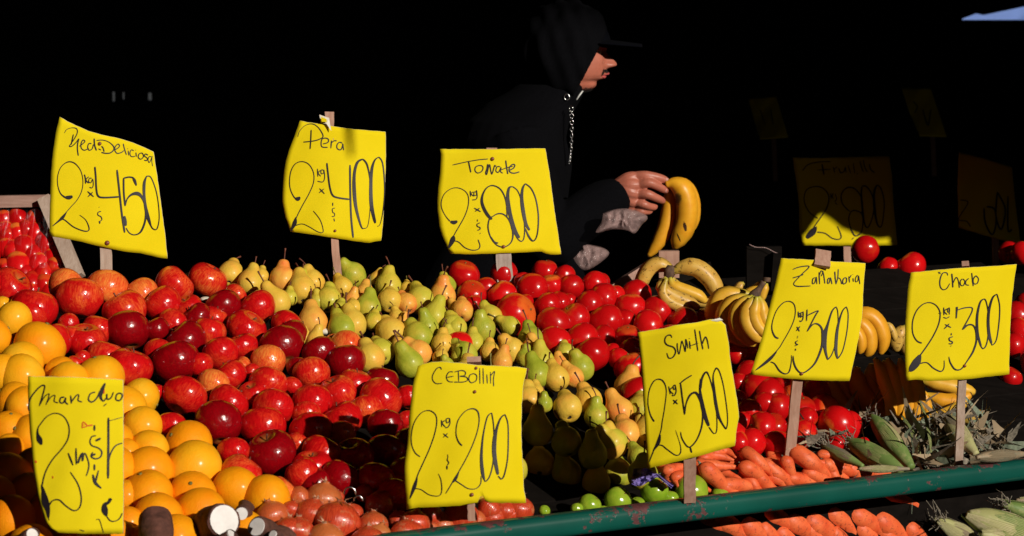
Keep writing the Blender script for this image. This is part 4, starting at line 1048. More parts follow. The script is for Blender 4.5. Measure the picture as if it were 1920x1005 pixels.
sign('price_sign', 1400, 465, 3.867, 4.02, 'slanting yellow card sign reading Zanahoria 2 kg x $300 above the carrots',
 '250,75 500,88 610,97 862,110', '25,918 250,942 400,955 560,962 745,965', '250,75 205,270 140,530 90,720 25,918', '862,110 845,300 840,480 815,640 780,800 745,965',
 '''335,155,5 380,138,6 445,130 448,145 400,190,5 370,222 345,250 345,268 375,278,7 465,275,5;335,217,6 375,205 412,192;495,215,6 480,225 478,258 495,250 505,210 510,262;525,175,7 530,262;528,200,5 540,165 552,178 540,205,5;552,165,6 560,200 568,258;600,215,6 588,230 588,255 600,250 608,215 620,262;
 640,170,7 643,215 650,262;650,258,5 662,215 665,152;662,215,5 680,225 690,262;710,215,6 698,235 702,260 722,250 725,220 710,215;742,205,6 747,250;744,222,5 760,195;772,218,6 775,245;770,190,5 771,193;805,195,5 790,220 792,245 808,235 812,200 822,262;
 232,656,8 205,640,9 185,590,6 190,530,4 220,450 270,395,5 320,388 350,420 352,490,4 325,570 270,670 215,750 65,887,5;219,752,4 175,800,16 125,845,10 65,887,4;175,825,6 205,840 240,890,8 280,912,6 310,895 325,830,4 327,775,3;
 375,460,6 378,505;395,468,5 380,482 395,505;410,465,5 395,470 398,495 412,490 410,460 410,510 395,533 385,525;365,570,6 385,605;388,568,6 362,600;372,635,3 370,655;372,672,5 357,680 360,695 372,700 352,708;356,728,5 356,745;
 440,445,7 436,530,5;436,492,5 480,470,7 520,455,6 500,490 440,605,5;440,605,5 480,555,6 515,550,8 545,580,9 552,640,12 545,720,11 500,830,9 440,890,7 395,905 360,870,8 342,820,7 340,780,3;
 650,425,6 620,460,7 588,560,12 565,640,28 572,740,14 590,810,7;590,810,6 620,770,4 650,680 665,560 662,460 650,425;
 725,425,6 695,460,6 665,560,12 652,660,16 650,750,14 662,803,7;662,803,5 700,740,4 730,600 738,480 725,425''',
 [((1543.5, 471, 29), (1541, 500, 30), STAKEP, 4.02), ((1497, 690, 19), (1478, 885, 20), STAKEP, 4.05)], [(399, 912, 13)], yaw=.1, lean=.08, bulge=(.008, .0))

sign('price_sign', 1680, 480, 4.1, 4.10, 'square yellow card sign reading Choclo 2 kg x $300 over the corn',
 '115,128 400,100 560,88 800,75 928,62', '75,960 170,948 240,962 380,955 540,945 700,925 870,905', '115,128 90,260 72,500 68,700 75,960', '928,62 910,180 890,340 878,560 870,800 870,910',
 '''398,150,5 392,130,6 360,132 340,180,7 340,230 360,258,6 390,250 415,210,4;430,135,8 435,190 438,242;437,215,5 462,165,6 480,190 488,245,7;510,175,6 495,195 500,225 520,225 530,195 515,175;560,172,6 540,190 538,218 562,225;583,130,7 588,180 595,232;585,200,4 600,165 615,150;
 615,150,6 595,180 600,212 625,210 635,175 615,150;325,122,5 345,136;342,120,4 330,138;
 200,670,9 160,650,8 130,590,6 130,500 160,420 210,370 265,358 315,385 340,440,7 330,520 290,610 240,690 190,760 100,890;328,440,5 350,438;188,758,14 162,812,46 125,862,38 108,886,16;190,825,8 240,820,6 290,862,7 345,887 370,860,5 372,800,3;
 368,395,7 370,455;395,405,6 372,425 395,450;412,400,5 398,405 400,430 413,425 410,395 412,450;365,470,5 390,478 412,465;378,525,7 425,550;410,520,7 372,560;427,592,5 427,610;438,620,6 412,630 415,650 435,660 430,675 408,672;423,690,9 426,693;
 470,390,12 468,430,9 465,480,6;468,418,5 520,400,7 580,395,6 588,420 560,480 512,565,6;515,565,8 550,532,10 590,530,8 615,570,10 620,650,10 600,720,10 580,760,9 540,820,5 500,870,7 455,870,8 420,820,7 408,772,3;
 680,328,6 652,350,9 632,420,12 624,500,14 630,600,14 656,696,10;655,695,5 675,712,6 700,670 715,560 710,430 695,350 680,328;
 778,292,6 745,320,10 718,410,14 710,510,16 718,600,16 736,672,12;735,670,4 745,684,5 775,640 795,500,6 798,380 778,292;705,540,5 712,620 735,668''',
 [((1810.5, 494, 13), (1811, 510, 13), STAKEP, 4.19), ((1804, 700, 15), (1797, 880, 15), STAKE, 4.16)], [(529, 845, 13)], yaw=.14, lean=.05, bulge=(.010, .0))

sign('price_sign', 40, 695, 3.24, 3.30, 'folded yellow card sign reading mandio 2 kg with red smudge in front of the oranges',
 '40,35 200,38 330,40 470,47 618,55', '215,985 300,988 400,992 618,992', '40,35 42,200 50,350 75,600 100,760 125,850 150,925 175,955 215,985', '618,55 620,400 620,700 618,992',
 '''50,248,7 42,220 60,160 110,100 140,90 138,120 110,215,7;112,210,5 140,160 168,140 165,165 150,208;152,200,5 180,160 205,150 200,185 225,195;262,160,7 240,165 235,190 255,195 270,165 268,190 285,205;300,150,8 305,200;305,190,6 335,150 350,150 345,180 370,190;
 450,130,6 420,140 408,175,7 430,190 460,165 480,120;510,75,8 490,120,18 482,160,14 500,185,6 515,165;520,140,8 522,172 545,165,6 560,130;600,135,7 580,145 575,175 600,180 614,150 600,135;507,205,20 511,210;
 125,450,8 112,420,26 100,385,12 102,350,6 120,320,5 160,275 210,258 260,280 290,340,6 285,410 250,470 190,540 150,610 130,680,7 128,730,8 170,910,4;128,700,6 145,790,34 160,840,24 166,895,8;170,820,6 190,790 230,785 270,820 320,850 355,830 365,770 345,690 298,615,4;
 285,500,8 315,575;333,470,8 335,570;345,562,10 360,520 375,505,12 372,550,10;375,510,6 390,505 410,560 408,600 395,640,5;
 455,395,5 430,400,6 418,430 430,455 470,470 490,495,7 480,525 450,535 425,520 435,495;464,412,30 470,425,26;435,506,28 440,518,22;445,330,9 445,365;445,568,9 445,605;435,630,7 450,680,14 488,715,5;470,605,6 448,690,10;
 530,285,10 530,450 528,655,11;530,305,3 570,295 614,283;530,560,4 545,500,6 575,455 614,440;545,775,16 530,800,14 508,815,20 508,850,30 520,885,8;520,885,5 540,910 565,915 595,900 615,865;455,905,3 475,905 490,950 500,985;355,965,3 385,975''',
 [((150, 720, 20), (155, 1040, 20), STAKE, 3.36)], [], yaw=.08, lean=.04, bulge=(.010, .0), red='370,350,5 375,312 400,335 370,345;400,335,7 435,330;375,330,3 400,325;85,545,9 92,560;190,640,6 193,655;500,100,8 503,140', wd=6)

sign('price_sign', 1440, 280, 4.0, 5.55, 'half shaded yellow card sign reading Frutilla 2 kg 800 in the deep stall',
 '185,62 400,65 700,55 910,50', '255,722 600,722 970,720', '185,62 210,240 232,400 235,600 255,722', '910,50 930,200 945,450 970,720',
 '''260,160,6 300,115 380,95 470,92;405,110,8 412,150 420,190;370,155,6 470,150;490,130,6 500,175;498,150,5 520,128;530,140,6 545,175 570,165 580,135 585,175;600,120,6 620,180;640,100,6 650,180;668,180,10 672,183;690,90,6 700,130 715,170;715,80,6 725,130 745,170;760,110,6 770,150 800,175;
 375,518,6 310,470 272,390 285,310 345,280 410,290 455,350 440,440 375,540 290,665;365,580,8 335,620,38 290,665,20;370,620,7 430,630,6 480,665 530,675 550,650 520,575,4;
 470,330,5 475,370;490,330,5 480,350 492,370;505,335,5 515,375 500,390;500,395,5 520,415;
 615,468,7 560,410 550,340 590,290 650,295 700,360 710,440 700,480;620,470,7 605,520 620,590 655,648 700,620 712,540 700,480 650,458 620,470;
 705,280,7 700,340,10 710,460,12 725,560,9 750,585,7 780,520 795,430 780,340 740,280 705,275;815,268,9 795,330,13 800,450,15 820,560,10 850,578,7 868,480 870,380 845,290 815,268;636,666,18 640,670''',
 [((1585, 400, 14), (1590, 520, 14), STAKEP, None)], [], yaw=.05, lean=.0, bulge=(.006, .0), wd=7)
sign('price_sign', 1440, 280, 4.0, 5.45, 'dark olive looking price sign in full shade beside the half shaded frutilla sign',
 '1430,20 1600,60 1830,130', '1430,590 1650,660 1895,730', '1430,20 1420,300 1430,590', '1830,130 1850,350 1895,720',
 '1440,380,6 1500,400 1430,520 1490,540 1520,580;1620,440,10 1630,550 1680,640 1710,560 1700,450 1640,430;1720,320,10 1710,500 1750,600 1780,450 1720,320;1800,350,10 1800,600 1830,600', [((1865, 420, 12), (1868, 520, 12), STAKEP, None)], [], yaw=.05, lean=0, wd=7)
sign('price_sign', 0, 0, 1, 6.6, 'faint shaded price sign hanging highest at the back of the stall',
 '1690,165 1745,165', '1725,256 1775,257', '1690,165 1705,210 1725,256', '1745,165 1760,210 1775,257',
 '1712,190,1.5 1720,200 1715,212;1730,205,2 1740,235 1745,205', [((1748, 250, 8), (1752, 330, 8), STAKEP, None)], [], yaw=.0, lean=0, wd=2)
sign('price_sign', 0, 0, 1, 6.4, 'faint greenish shaded price sign behind the vendor hand and bananas',
 '1402,185 1455,180', '1425,262 1478,258', '1402,185 1425,262', '1455,180 1478,258', '1425,205,1.5 1435,235;1445,205,1.5 1450,235', [((1450, 250, 8), (1454, 340, 8), STAKEP, None)], [], yaw=0, lean=0, wd=2)
# ------------------------------------------------------------------ bananas, carrots, corn, cassava and the rest
def tubeobj(name, pts, rad, mat, parent=None, n=9, along=True, origin=None, ends=None, flat=1.0, sub=6):
    """Tapered tube with an 'along' attribute from 0 to 1."""
    C = catmull([tuple(p) + (r,) for p, r in zip(pts, rad)], sub)
    mb = MB(); mb.tube([c[:3] for c in C], [c[3] for c in C], n, flat=flat)
    K = len(C); o = mobj(name, mb.v, mb.f, mat, parent, origin=origin)
    if along:
        a = o.data.attributes.new('along', 'FLOAT', 'POINT'); vals = [i / (K - 1) for i in range(K) for _ in range(n)]
        a.data.foreach_set('value', vals)
    return o
def banana(path, D, r, mat, parent, name='banana', Dend=None):
    """path: pixels from the stalk to the blossom end."""
    n = len(path); pts = []; rad = []
    dd = D if Dend is None else Dend
    for i, (x, y) in enumerate(path):
        t = i / (n - 1); pts.append(at(x, y, D + (dd - D) * t))
    C = catmull([tuple(p) for p in pts], 4); K = len(C) - 1
    prof = [(0, .30), (.06, .32), (.16, .62), (.3, .94), (.55, 1.0), (.75, .92), (.88, .66), (.95, .36), (1, .22)]
    def f(t):
        for (a, ra), (b, rb) in zip(prof, prof[1:]):
            if t <= b: return ra + (rb - ra) * (t - a) / (b - a)
        return .2
    R = [r * D / FPX * f(i / K) for i in range(K + 1)]
    mb = MB(); N = 10; mb.tube(C, R, N)
    # five soft ridges
    vs = []
    for i in range(K + 1):
        c = Vector(C[i])
        for k in range(N):
            v = mb.v[i * N + k]; vs.append(c + (v - c) * (1.10 if k % 2 == 0 else .93))
    o = mobj(name, vs, mb.f, mat, parent)
    a = o.data.attributes.new('along', 'FLOAT', 'POINT'); a.data.foreach_set('value', [i / K for i in range(K + 1) for _ in range(N)])
    return o
def bunch(label, base, D, items, crown, parts_mat=BANANA, group='banana bunches on the heap'):
    root = empty('banana_bunch', at(base[0], base[1], D)); tag(root, label, 'bananas', group)
    for it in items:
        path, r = it[0], it[1]; dd = it[2] if len(it) > 2 else 0; mt = it[3] if len(it) > 3 else parts_mat
        banana(path, D + dd, r, mt, root)
    if crown:
        pts = [at(x, y, D + .0) for x, y, _ in crown]; tubeobj('crown', pts, [w * D / FPX for _, _, w in crown], CROWN, root, 7, False, sub=3)
    return root
bunch('ripe spotted banana bunch with a black crown beside the crate board', (1265, 560), 4.62, [
    ([(1262, 505), (1250, 500), (1228, 497), (1212, 512), (1203, 532), (1203, 545)], 15, .03, BANANAR),
    ([(1258, 512), (1278, 502), (1305, 502), (1330, 522), (1342, 545), (1343, 562)], 17, .0, BANANAR),
    ([(1256, 520), (1262, 535), (1285, 545), (1310, 555), (1325, 568)], 12, -.03, BANANA),
    ([(1250, 520), (1240, 538), (1262, 556), (1290, 567), (1312, 578)], 14, -.06, BANANAR),
    ([(1250, 522), (1243, 548), (1255, 565), (1278, 575), (1296, 580)], 12, -.07, BANANAR),
    ([(1258, 518), (1275, 540), (1302, 562), (1324, 566), (1338, 556)], 11, .01, BANANAR),
  ], [(1258, 498, 7), (1256, 508, 12), (1252, 520, 9)])
bunch('yellow banana hand fanned out against the zanahoria sign edge', (1400, 600), 4.42, [
    ([(1412, 552), (1385, 552), (1355, 556), (1342, 575), (1336, 592), (1338, 604)], 17, .05, BANANA),
    ([(1408, 556), (1385, 562), (1362, 582), (1360, 612), (1385, 636), (1410, 648)], 17, .0, BANANA),
    ([(1412, 556), (1395, 566), (1380, 590), (1385, 615), (1405, 638), (1422, 646)], 15, -.03, BANANA),
    ([(1416, 556), (1406, 570), (1398, 592), (1404, 614), (1420, 632), (1432, 636)], 14, -.05, BANANA),
    ([(1419, 556), (1417, 572), (1413, 590), (1420, 610), (1432, 622), (1445, 628)], 13, -.055, BANANA),
    ([(1422, 556), (1428, 570), (1430, 590), (1438, 606), (1452, 615), (1460, 618)], 12, -.05, BANANA),
  ], [(1432, 528, 6), (1424, 541, 6), (1416, 552, 11), (1413, 558, 12)])
bunch('small banana hand with greenish necks peeping up beyond the fanned bunch', (1430, 560), 4.62, [
    ([(1436, 530), (1428, 534), (1418, 542), (1404, 548), (1390, 556)], 9, .02),
    ([(1438, 531), (1434, 540), (1430, 552), (1428, 566)], 8, .0),
    ([(1395, 530), (1388, 536), (1380, 548), (1378, 560)], 9, .05, BANANAR),
  ], [(1438, 520, 7), (1437, 528, 8)])
bunch('curved orange-yellow bananas beyond the edge of the zanahoria sign', (1640, 650), 4.55, [
    ([(1590, 600), (1605, 592), (1630, 592), (1648, 612), (1655, 640), (1650, 666)], 16, .0, BANANAO),
    ([(1590, 610), (1605, 604), (1620, 612), (1630, 630), (1630, 655), (1622, 668)], 14, -.03, BANANAO),
    ([(1592, 625), (1604, 620), (1612, 632), (1614, 650), (1610, 664)], 11, -.05, BANANAO),
    ([(1660, 605), (1668, 612), (1676, 628), (1678, 640)], 7, .05, BANANAR),
  ], None)
bunch('banana hand half in shade between the two right hand signs', (1690, 660), 4.7, [
    ([(1700, 612), (1688, 624), (1680, 640), (1682, 660)], 15, .0, BANANAR),
    ([(1712, 620), (1704, 634), (1700, 650), (1704, 670)], 15, .03, BANANAR),
  ], None)
bunch('big banana hand lying in the dark shadow of the choclo sign', (1600, 740), 4.34, [
    ([(1530 + i * 26, 688 - (i % 3) * 6), (1524 + i * 27, 700), (1526 + i * 27, 724), (1542 + i * 27, 750), (1565 + i * 26, 775), (1582 + i * 25, 790)], 18, -.02 * (i % 2), BANANAO) for i in range(7)
  ] + [([(1640 + i * 24, 672), (1650 + i * 20, 690), (1662 + i * 18, 720), (1672 + i * 16, 750), (1672 + i * 14, 785), (1666 + i * 12, 800)], 15, -.08, BANANAO) for i in range(4)], None)
bunch('bright yellow bananas under the choclo sign beside its stake', (1780, 760), 4.45, [
    ([(1722, 712), (1745, 716), (1775, 722), (1805, 730), (1830, 736)], 15, .0, BANANA),
    ([(1732, 738), (1755, 748), (1778, 752), (1800, 748), (1822, 738)], 15, -.03, BANANAO),
    ([(1740, 775), (1762, 775), (1785, 768), (1800, 760), (1815, 752)], 11, -.06, BANANA),
    ([(1722, 728), (1732, 740), (1738, 758), (1737, 780), (1730, 792)], 9, -.12, BANANAO),
    ([(1805, 790), (1820, 786), (1832, 778), (1842, 772)], 11, .0, BANANAR),
  ], None)

def root_veg(kind, pix, rad, D, mat, label, cat, group, dz=0, tipd=None):
    pts = [at(x, y, d) for (x, y), d in zip(pix, D)]
    r = [w * d / FPX for w, d in zip(rad, D)]
    o = tubeobj(kind, pts, r, mat, None, 12, False, origin=pts[0], sub=5)
    for v in o.data.vertices:
        v.co += v.co.normalized() * .0 + Vector((mnoise.noise(v.co * 60), mnoise.noise(v.co * 60 + Vector((5, 0, 0))), mnoise.noise(v.co * 60 + Vector((0, 5, 0))))) * .0017
    tag(o, label, cat, group); return o
def hd(x, y, dz=0): return heap(x, y, dz).y
# carrots: from crown (thick end) to tip
cr = []
def C_(reg, pts, r, dz=0):
    ox, oy, s = REG[reg]; cr.append(([(ox + x / s, oy + y / s) for x, y in pts], r / s * 1.13, dz))
C_('I', [(170, 485), (250, 540), (340, 610), (430, 680)], 52, .012)
C_('I', [(-20, 560), (60, 620), (130, 680), (190, 740)], 38, .0)
C_('I', [(110, 540), (130, 590), (155, 650), (180, 710)], 36, .014)
C_('I', [(480, 545), (420, 550), (360, 560), (300, 540)], 38, .012)
C_('I', [(440, 580), (500, 600), (560, 620), (640, 660)], 34, .012)
C_('I', [(360, 560), (420, 610), (470, 650), (520, 690)], 36, .0)
C_('I', [(330, 500), (380, 505), (430, 510), (470, 520)], 26, .006)
C_('I', [(260, 660), (220, 655), (180, 655), (150, 660)], 28, .022)
C_('I', [(600, 610), (640, 615), (690, 625), (740, 640)], 26, .006)
C_('I', [(20, 500), (70, 520), (110, 560), (150, 600)], 34, -.01)
C_('I', [(-60, 640), (-10, 690), (40, 730), (90, 760)], 40, .0)
C_('I', [(560, 560), (600, 590), (640, 620), (690, 650)], 26, -.01)
C_('G', [(1440, 490), (1490, 520), (1550, 570), (1610, 640)], 42, .014)
C_('G', [(1440, 580), (1500, 610), (1560, 660), (1620, 740)], 44, .010)
C_('G', [(1200, 590), (1250, 640), (1310, 700), (1360, 760)], 50, .010)
C_('G', [(1160, 560), (1240, 570), (1320, 575), (1400, 580)], 34, .0)
C_('G', [(1310, 690), (1400, 690), (1480, 700), (1560, 710)], 40, .010)
C_('G', [(1180, 520), (1240, 510), (1310, 520), (1370, 540)], 30, .0)
C_('G', [(1250, 490), (1300, 480), (1340, 490), (1380, 520)], 28, .005)
C_('G', [(960, 600), (1010, 590), (1060, 580), (1110, 560)], 32, -.005)
C_('G', [(1010, 640), (1060, 630), (1120, 640), (1180, 660)], 30, -.01)
C_('G', [(1330, 540), (1400, 530), (1440, 560), (1500, 600)], 30, -.01)
for i in range(15):  # lower layer filling the gaps
    x = 1225 + i * 32 + random.uniform(-10, 10); y = 862 + (i * 37 % 50) - i * .8 + random.uniform(-6, 6); a_ = random.uniform(.1, 1.0)
    C_('P', [(x, y), (x + 24 * math.cos(a_), y + 24 * math.sin(a_)), (x + 48 * math.cos(a_ + .1), y + 48 * math.sin(a_ + .1)), (x + 76 * math.cos(a_ + .15), y + 76 * math.sin(a_ + .15))], random.uniform(11, 14), -.018)
for i in range(9):  # carrots seen below the rail
    x = 1300 + i * 44 + random.uniform(-9, 9); y = 962 + (i % 3) * 8 + random.uniform(-6, 6); w_ = random.uniform(-16, 22)
    C_('P', [(x, y), (x + 22 + w_ * .2, y + 14), (x + 44 + w_ * .6, y + 32), (x + 70 + w_, y + 58)], 17 + (i % 3) * 1.5, -.03)
for i in range(7):
    x = 1420 + i * 46 + random.uniform(-8, 8); y = 990 + (i % 2) * 8
    C_('P', [(x, y), (x + 16, y + 16), (x + 30, y + 34), (x + 44, y + 60)], 17.5, -.035)
C_('P', [(1465, 940), (1500, 938), (1540, 936), (1580, 940)], 12, -.03)
C_('P', [(1540, 925), (1590, 922), (1640, 930), (1680, 945)], 12, -.03)
C_('P', [(1655, 925), (1690, 935), (1720, 950), (1745, 975)], 13, -.03)
rk = []
for i, (pts, r, dz) in enumerate(cr):
    rk.append(dict(p=heap(pts[0][0], pts[0][1], dz), pts=pts, r=r, dz=dz))
rows(rk, .05)
for it in rk:
    pts, r = it['pts'], it['r']
    D = [hd(x, y, it['dz']) for x, y in pts]
    P = [pts[0]] + pts; D = [D[0] + .004] + D; dx, dy = pts[0][0] - pts[1][0], pts[0][1] - pts[1][1]; l = math.hypot(dx, dy)
    P[0] = (pts[0][0] + dx / l * r * .5, pts[0][1] + dy / l * r * .5)
    o = root_veg('carrot', P, [r * .5, r * 1.0, r * .98, r * .70, r * .26], D, CARROT, 'orange carrot, %s along the rail in the %s layer from the back' % (ORD[it['col']], ORD[it['row']]), 'carrot', 'carrots piled behind the rail')
    cap = MB(); a = at(P[0][0], P[0][1], D[0]) - o.location; d = (at(P[0][0], P[0][1], D[0]) - at(P[2][0], P[2][1], D[2])).normalized()
    for k in range(4):
        w = Vector((random.uniform(-1, 1), random.uniform(-1, 1), random.uniform(-1, 1))) * .004
        cap.tube([a + w * .5, a + d * random.uniform(.003, .008) + w], [.0022, .0012], 5)
    me = fixn(newmesh('leaf_stub', cap.v, cap.f, SILKG)); obj('leaf_stub', me, o)

def V3(c): return Vector((mnoise.noise(c * 38), mnoise.noise(c * 38 + Vector((5, 0, 0))), mnoise.noise(c * 38 + Vector((0, 5, 0))))) * .005
# cassava roots with white cut ends
def cassava(a, b, ra, rb, Da, Db, cut, label):
    A = at(*a, Da); B = at(*b, Db); d = (B - A).normalized()
    pts = [A, A + d * .004, A.lerp(B, .3), A.lerp(B, .6), B - d * .003, B]
    r = [ra * Da / FPX * .97, ra * Da / FPX, (ra * .7 + rb * .3) * Da / FPX * 1.04, (ra * .4 + rb * .6) * Da / FPX * 1.02, rb * Db / FPX, rb * Db / FPX * .95]
    o = tubeobj('cassava_root', pts, r, CASSAVA, None, 16, False, origin=A, sub=3)
    for v in o.data.vertices: v.co += V3(v.co)
    tag(o, label, 'cassava', 'cassava roots before the onions')
    if cut:
        t = -d; s = t.cross(Vector((.1, .2, 1))).normalized(); w = t.cross(s); n = 20; vs = []
        for k in range(n):
            an = k * 2 * math.pi / n; vs.append(A + t * .0012 + (s * math.cos(an) + w * math.sin(an)) * r[0] * .9)
        for k in range(n):
            an = k * 2 * math.pi / n; vs.append(A - t * .001 + (s * math.cos(an) + w * math.sin(an)) * r[0] * .9)
        mobj('cut_face', vs, [tuple(range(n))] + [(k, (k + 1) % n, n + (k + 1) % n, n + k) for k in range(n)], CASSAVAW, o, smooth=False)
cassava((420, 976), (372, 992), 34, 30, 3.40, 3.47, True, 'dark brown cassava root with a big slanted white cut end')
cassava((453, 963), (462, 950), 13.5, 14, 3.44, 3.53, True, 'slim cassava root whose small round white cut end faces out')
cassava((482, 988), (540, 1012), 20, 20, 3.38, 3.44, True, 'cassava root whose white cut end touches the red onions')
cassava((512, 1003), (560, 1030), 10, 12, 3.36, 3.40, True, 'thin cassava root showing a narrow white cut edge lowest down')
cassava((291, 966), (298, 1040), 29, 33, 3.36, 3.30, False, 'upright purple brown cassava root standing before the oranges')
cassava((60, 1003), (20, 1030), 14, 20, 3.24, 3.28, True, 'cassava root with pale end just under the mandio sign')
cassava((435, 1004), (400, 1035), 14, 22, 3.35, 3.36, True, 'cassava root with pale end at the bottom of the picture')

# corn ears
def leafstrip(mb_v, mb_f, ac, al, base, tip, width, bow, normal, curl=.4, n=8):
    """Ridged husk leaf from base to tip, bowed along 'normal'."""
    ax = (tip - base); L = ax.length; ax.normalize(); sd = ax.cross(normal).normalized(); nm = sd.cross(ax)
    n0 = len(mb_v); M_ = 6
    for i in range(n + 1):
        t = i / n; c = base + ax * L * t + nm * bow * math.sin(math.pi * min(1, t * .95)) 
        w = width * (math.sin(math.pi * (t * .80 + .14)) ** .8)
        for k in range(M_ + 1):
            s = k / M_ * 2 - 1
            mb_v.append(c + sd * w * s - nm * w * curl * s * s + nm * .0007 * (k % 2)); ac.append(k / M_); al.append(t)
    for i in range(n):
        for k in range(M_):
            a = n0 + i * (M_ + 1) + k; mb_f.append((a, a + 1, a + M_ + 2, a + M_ + 1))
def husk_leaf(parent, base, tip, width, bow, normal, mat, curl=.4, name='husk_leaf'):
    v = []; f = []; ac = []; al = []; leafstrip(v, f, ac, al, base, tip, width, bow, normal, curl)
    n = len(v); v2 = [p - normal.normalized() * .0006 for p in v]; f2 = [tuple(n + k for k in q[::-1]) for q in f]
    pl = parent.location if parent is not None else Vector()
    me = newmesh(name, [p - pl for p in v + v2], f + f2, mat)
    for nm_, vals in (('across', ac + ac), ('along', al + al)):
        a = me.attributes.new(nm_, 'FLOAT', 'POINT'); a.data.foreach_set('value', vals)
    return obj(name, me, parent)
def corn(base, tip, D0, D1, w, label, mats, rnd, open_=.0, group='corn ears under the choclo sign', n=13, silk=True):
    A = at(*base, D0); B = at(*tip, D1); root = empty('corn_ear', A); tag(root, label, 'corn', group)
    d = (B - A).normalized(); L = (B - A).length; W = w * D0 / FPX
    s = d.cross(Vector((0, -1, .3))).normalized(); q = s.cross(d)
    tubeobj('cob', [A - d * .01, A + d * L * .2, A + d * L * .5, A + d * L * .8, B], [W * .3, W * .62, W * .76, W * .6, W * .22], mats[0], root, 10)
    for i in range(n):
        an = i * 2.4 + rnd.random() * .3; nrm = (s * math.cos(an) + q * math.sin(an)).normalized()
        k = rnd.uniform(.8, 1.08)
        husk_leaf(root, A + nrm * W * .16, A + d * L * k + nrm * W * (.08 + open_ * rnd.random()), W * rnd.uniform(.42, .6), W * rnd.uniform(.56, .66), nrm, rnd.choice(mats), .38)
    if silk:
        mb = MB()
        for i in range(22):
            dd = (d * rnd.uniform(.3, .7) + Vector((rnd.uniform(-1, 1), rnd.uniform(-1, 1), rnd.uniform(-1, 1))) * .55); p = B - d * .015; pts = []
            for k in range(5):
                pts.append(p + dd * .010 * k * rnd.uniform(.7, 1.2) + Vector((rnd.uniform(-1, 1), rnd.uniform(-1, 1), rnd.uniform(-1, 1))) * .002 * k)
            mb.tube(pts, [.0013, .0012, .001, .0008, .0006], 4)
        mb.obj('silk', SILK, root)
    return root
cr_ = random.Random(5)
IX = lambda x, y: (1440 + x / 3.296, 700 + y / 3.296)
dI = lambda x, y, dz=0: heap(*IX(x, y), dz).y
corn(IX(870, 560), IX(640, 262), 4.10, 4.20, 26, 'upright green husked corn ear leaning before the banana shadow', [HUSKG, HUSKG, HUSKY], cr_)
corn(IX(800, 585), IX(490, 415), 4.04, 4.12, 27, 'green and yellowish corn ear lying next to the carrots', [HUSKG, HUSKY, HUSKG], cr_)
corn(IX(560, 560), IX(330, 440), 4.03, 4.09, 14, 'small corn ear with a spiky dry tip behind the zanahoria stake', [HUSKG, HUSKD], cr_, .3)
corn(IX(1270, 480), IX(1090, 280), 4.14, 4.22, 22, 'pale half dried corn ear propped against the choclo stake', [HUSKY, HUSKD, HUSKY], cr_, .5)
corn(IX(1560, 500), IX(1290, 520), 4.12, 4.05, 15, 'dry brown corn husk resting on the rail end', [HUSKD, HUSKD], cr_, .2, silk=False)
corn(IX(840, 590), IX(560, 590), 4.0, 3.98, 9, 'thin straw coloured husk lying along the rail', [HUSKD, HUSKY], cr_, .2, silk=False)
corn((1960, 1020), (1815, 965), 3.95, 3.92, 42, 'large pale corn ear below the rail nearest the frame corner', [HUSKY, HUSKG, HUSKY], cr_, .05, silk=False)
corn((1840, 1030), (1760, 975), 3.93, 3.90, 24, 'short corn ear below the rail beside the carrots', [HUSKY, HUSKD, HUSKY], cr_, .4)
corn((1990, 985), (1880, 945), 4.05, 4.02, 22, 'slim green corn ear below the rail touching the picture edge', [HUSKG, HUSKY], cr_, .1)
corn((1990, 950), (1905, 938), 4.12, 4.1, 14, 'pale dry corn leaf pile end under the rail', [HUSKD, HUSKY], cr_, .3, silk=False)
corn((1900, 1020), (1840, 1000), 3.92, 3.88, 24, 'corn ear mostly hidden under the large pale one', [HUSKY, HUSKG], cr_, .1, silk=False)
# tangle of dry corn leaves and tassels: nobody could count them
def tangle():
    mb = MB(); r = random.Random(3)
    spots = [(900, 380, 90), (980, 330, 90), (1060, 420, 110), (960, 480, 120), (1100, 330, 90), (1180, 400, 90), (1250, 330, 90), (1320, 420, 100), (900, 560, 90), (1000, 560, 80), (1300, 500, 70), (290, 420, 55), (400, 385, 50), (850, 300, 50), (1360, 380, 60), (1450, 440, 60), (640, 590, 60), (1190, 480, 80), (590, 270, 14), (1100, 540, 90), (1480, 500, 60)]
    for (x, y, sp) in spots:
        for k in range(int(6 + sp * .2)):
            px, py = IX(x + r.gauss(0, sp * .5), y + r.gauss(0, sp * .42))
            p = heap(px, py, r.uniform(-.02, .025)); L = r.uniform(.014, .05)
            d = Vector((r.uniform(-1, 1), r.uniform(-.7, .7), r.uniform(-.2, 1))).normalized(); side = Vector((r.uniform(-1, 1), r.uniform(-1, 1), r.uniform(-1, 1))).normalized(); cu = Vector((r.uniform(-1, 1), r.uniform(-1, 1), r.uniform(-1, 1))) * 1.5
            w = r.choice((.0015, .003, .006, .010)); pts = [p + d * L * t + cu * L * t * t for t in (0, .25, .5, .75, 1)]
            vs = []
            for i, q in enumerate(pts):
                ww = w * (1 - .8 * abs(i / 2 - 1)) + .0003; sd = (side + cu * i * .3).normalized(); vs += [q - sd * ww, q + sd * ww]
            mb.add(vs, [(2 * i, 2 * i + 1, 2 * i + 3, 2 * i + 2) for i in range(4)], r.choice((0, 0, 1, 2)))
    o = mb.obj('dry_corn_leaves', [SILK, SILKG, HUSKD], None, origin=heap(1720, 850)); tag(o, kind='stuff')
tangle()
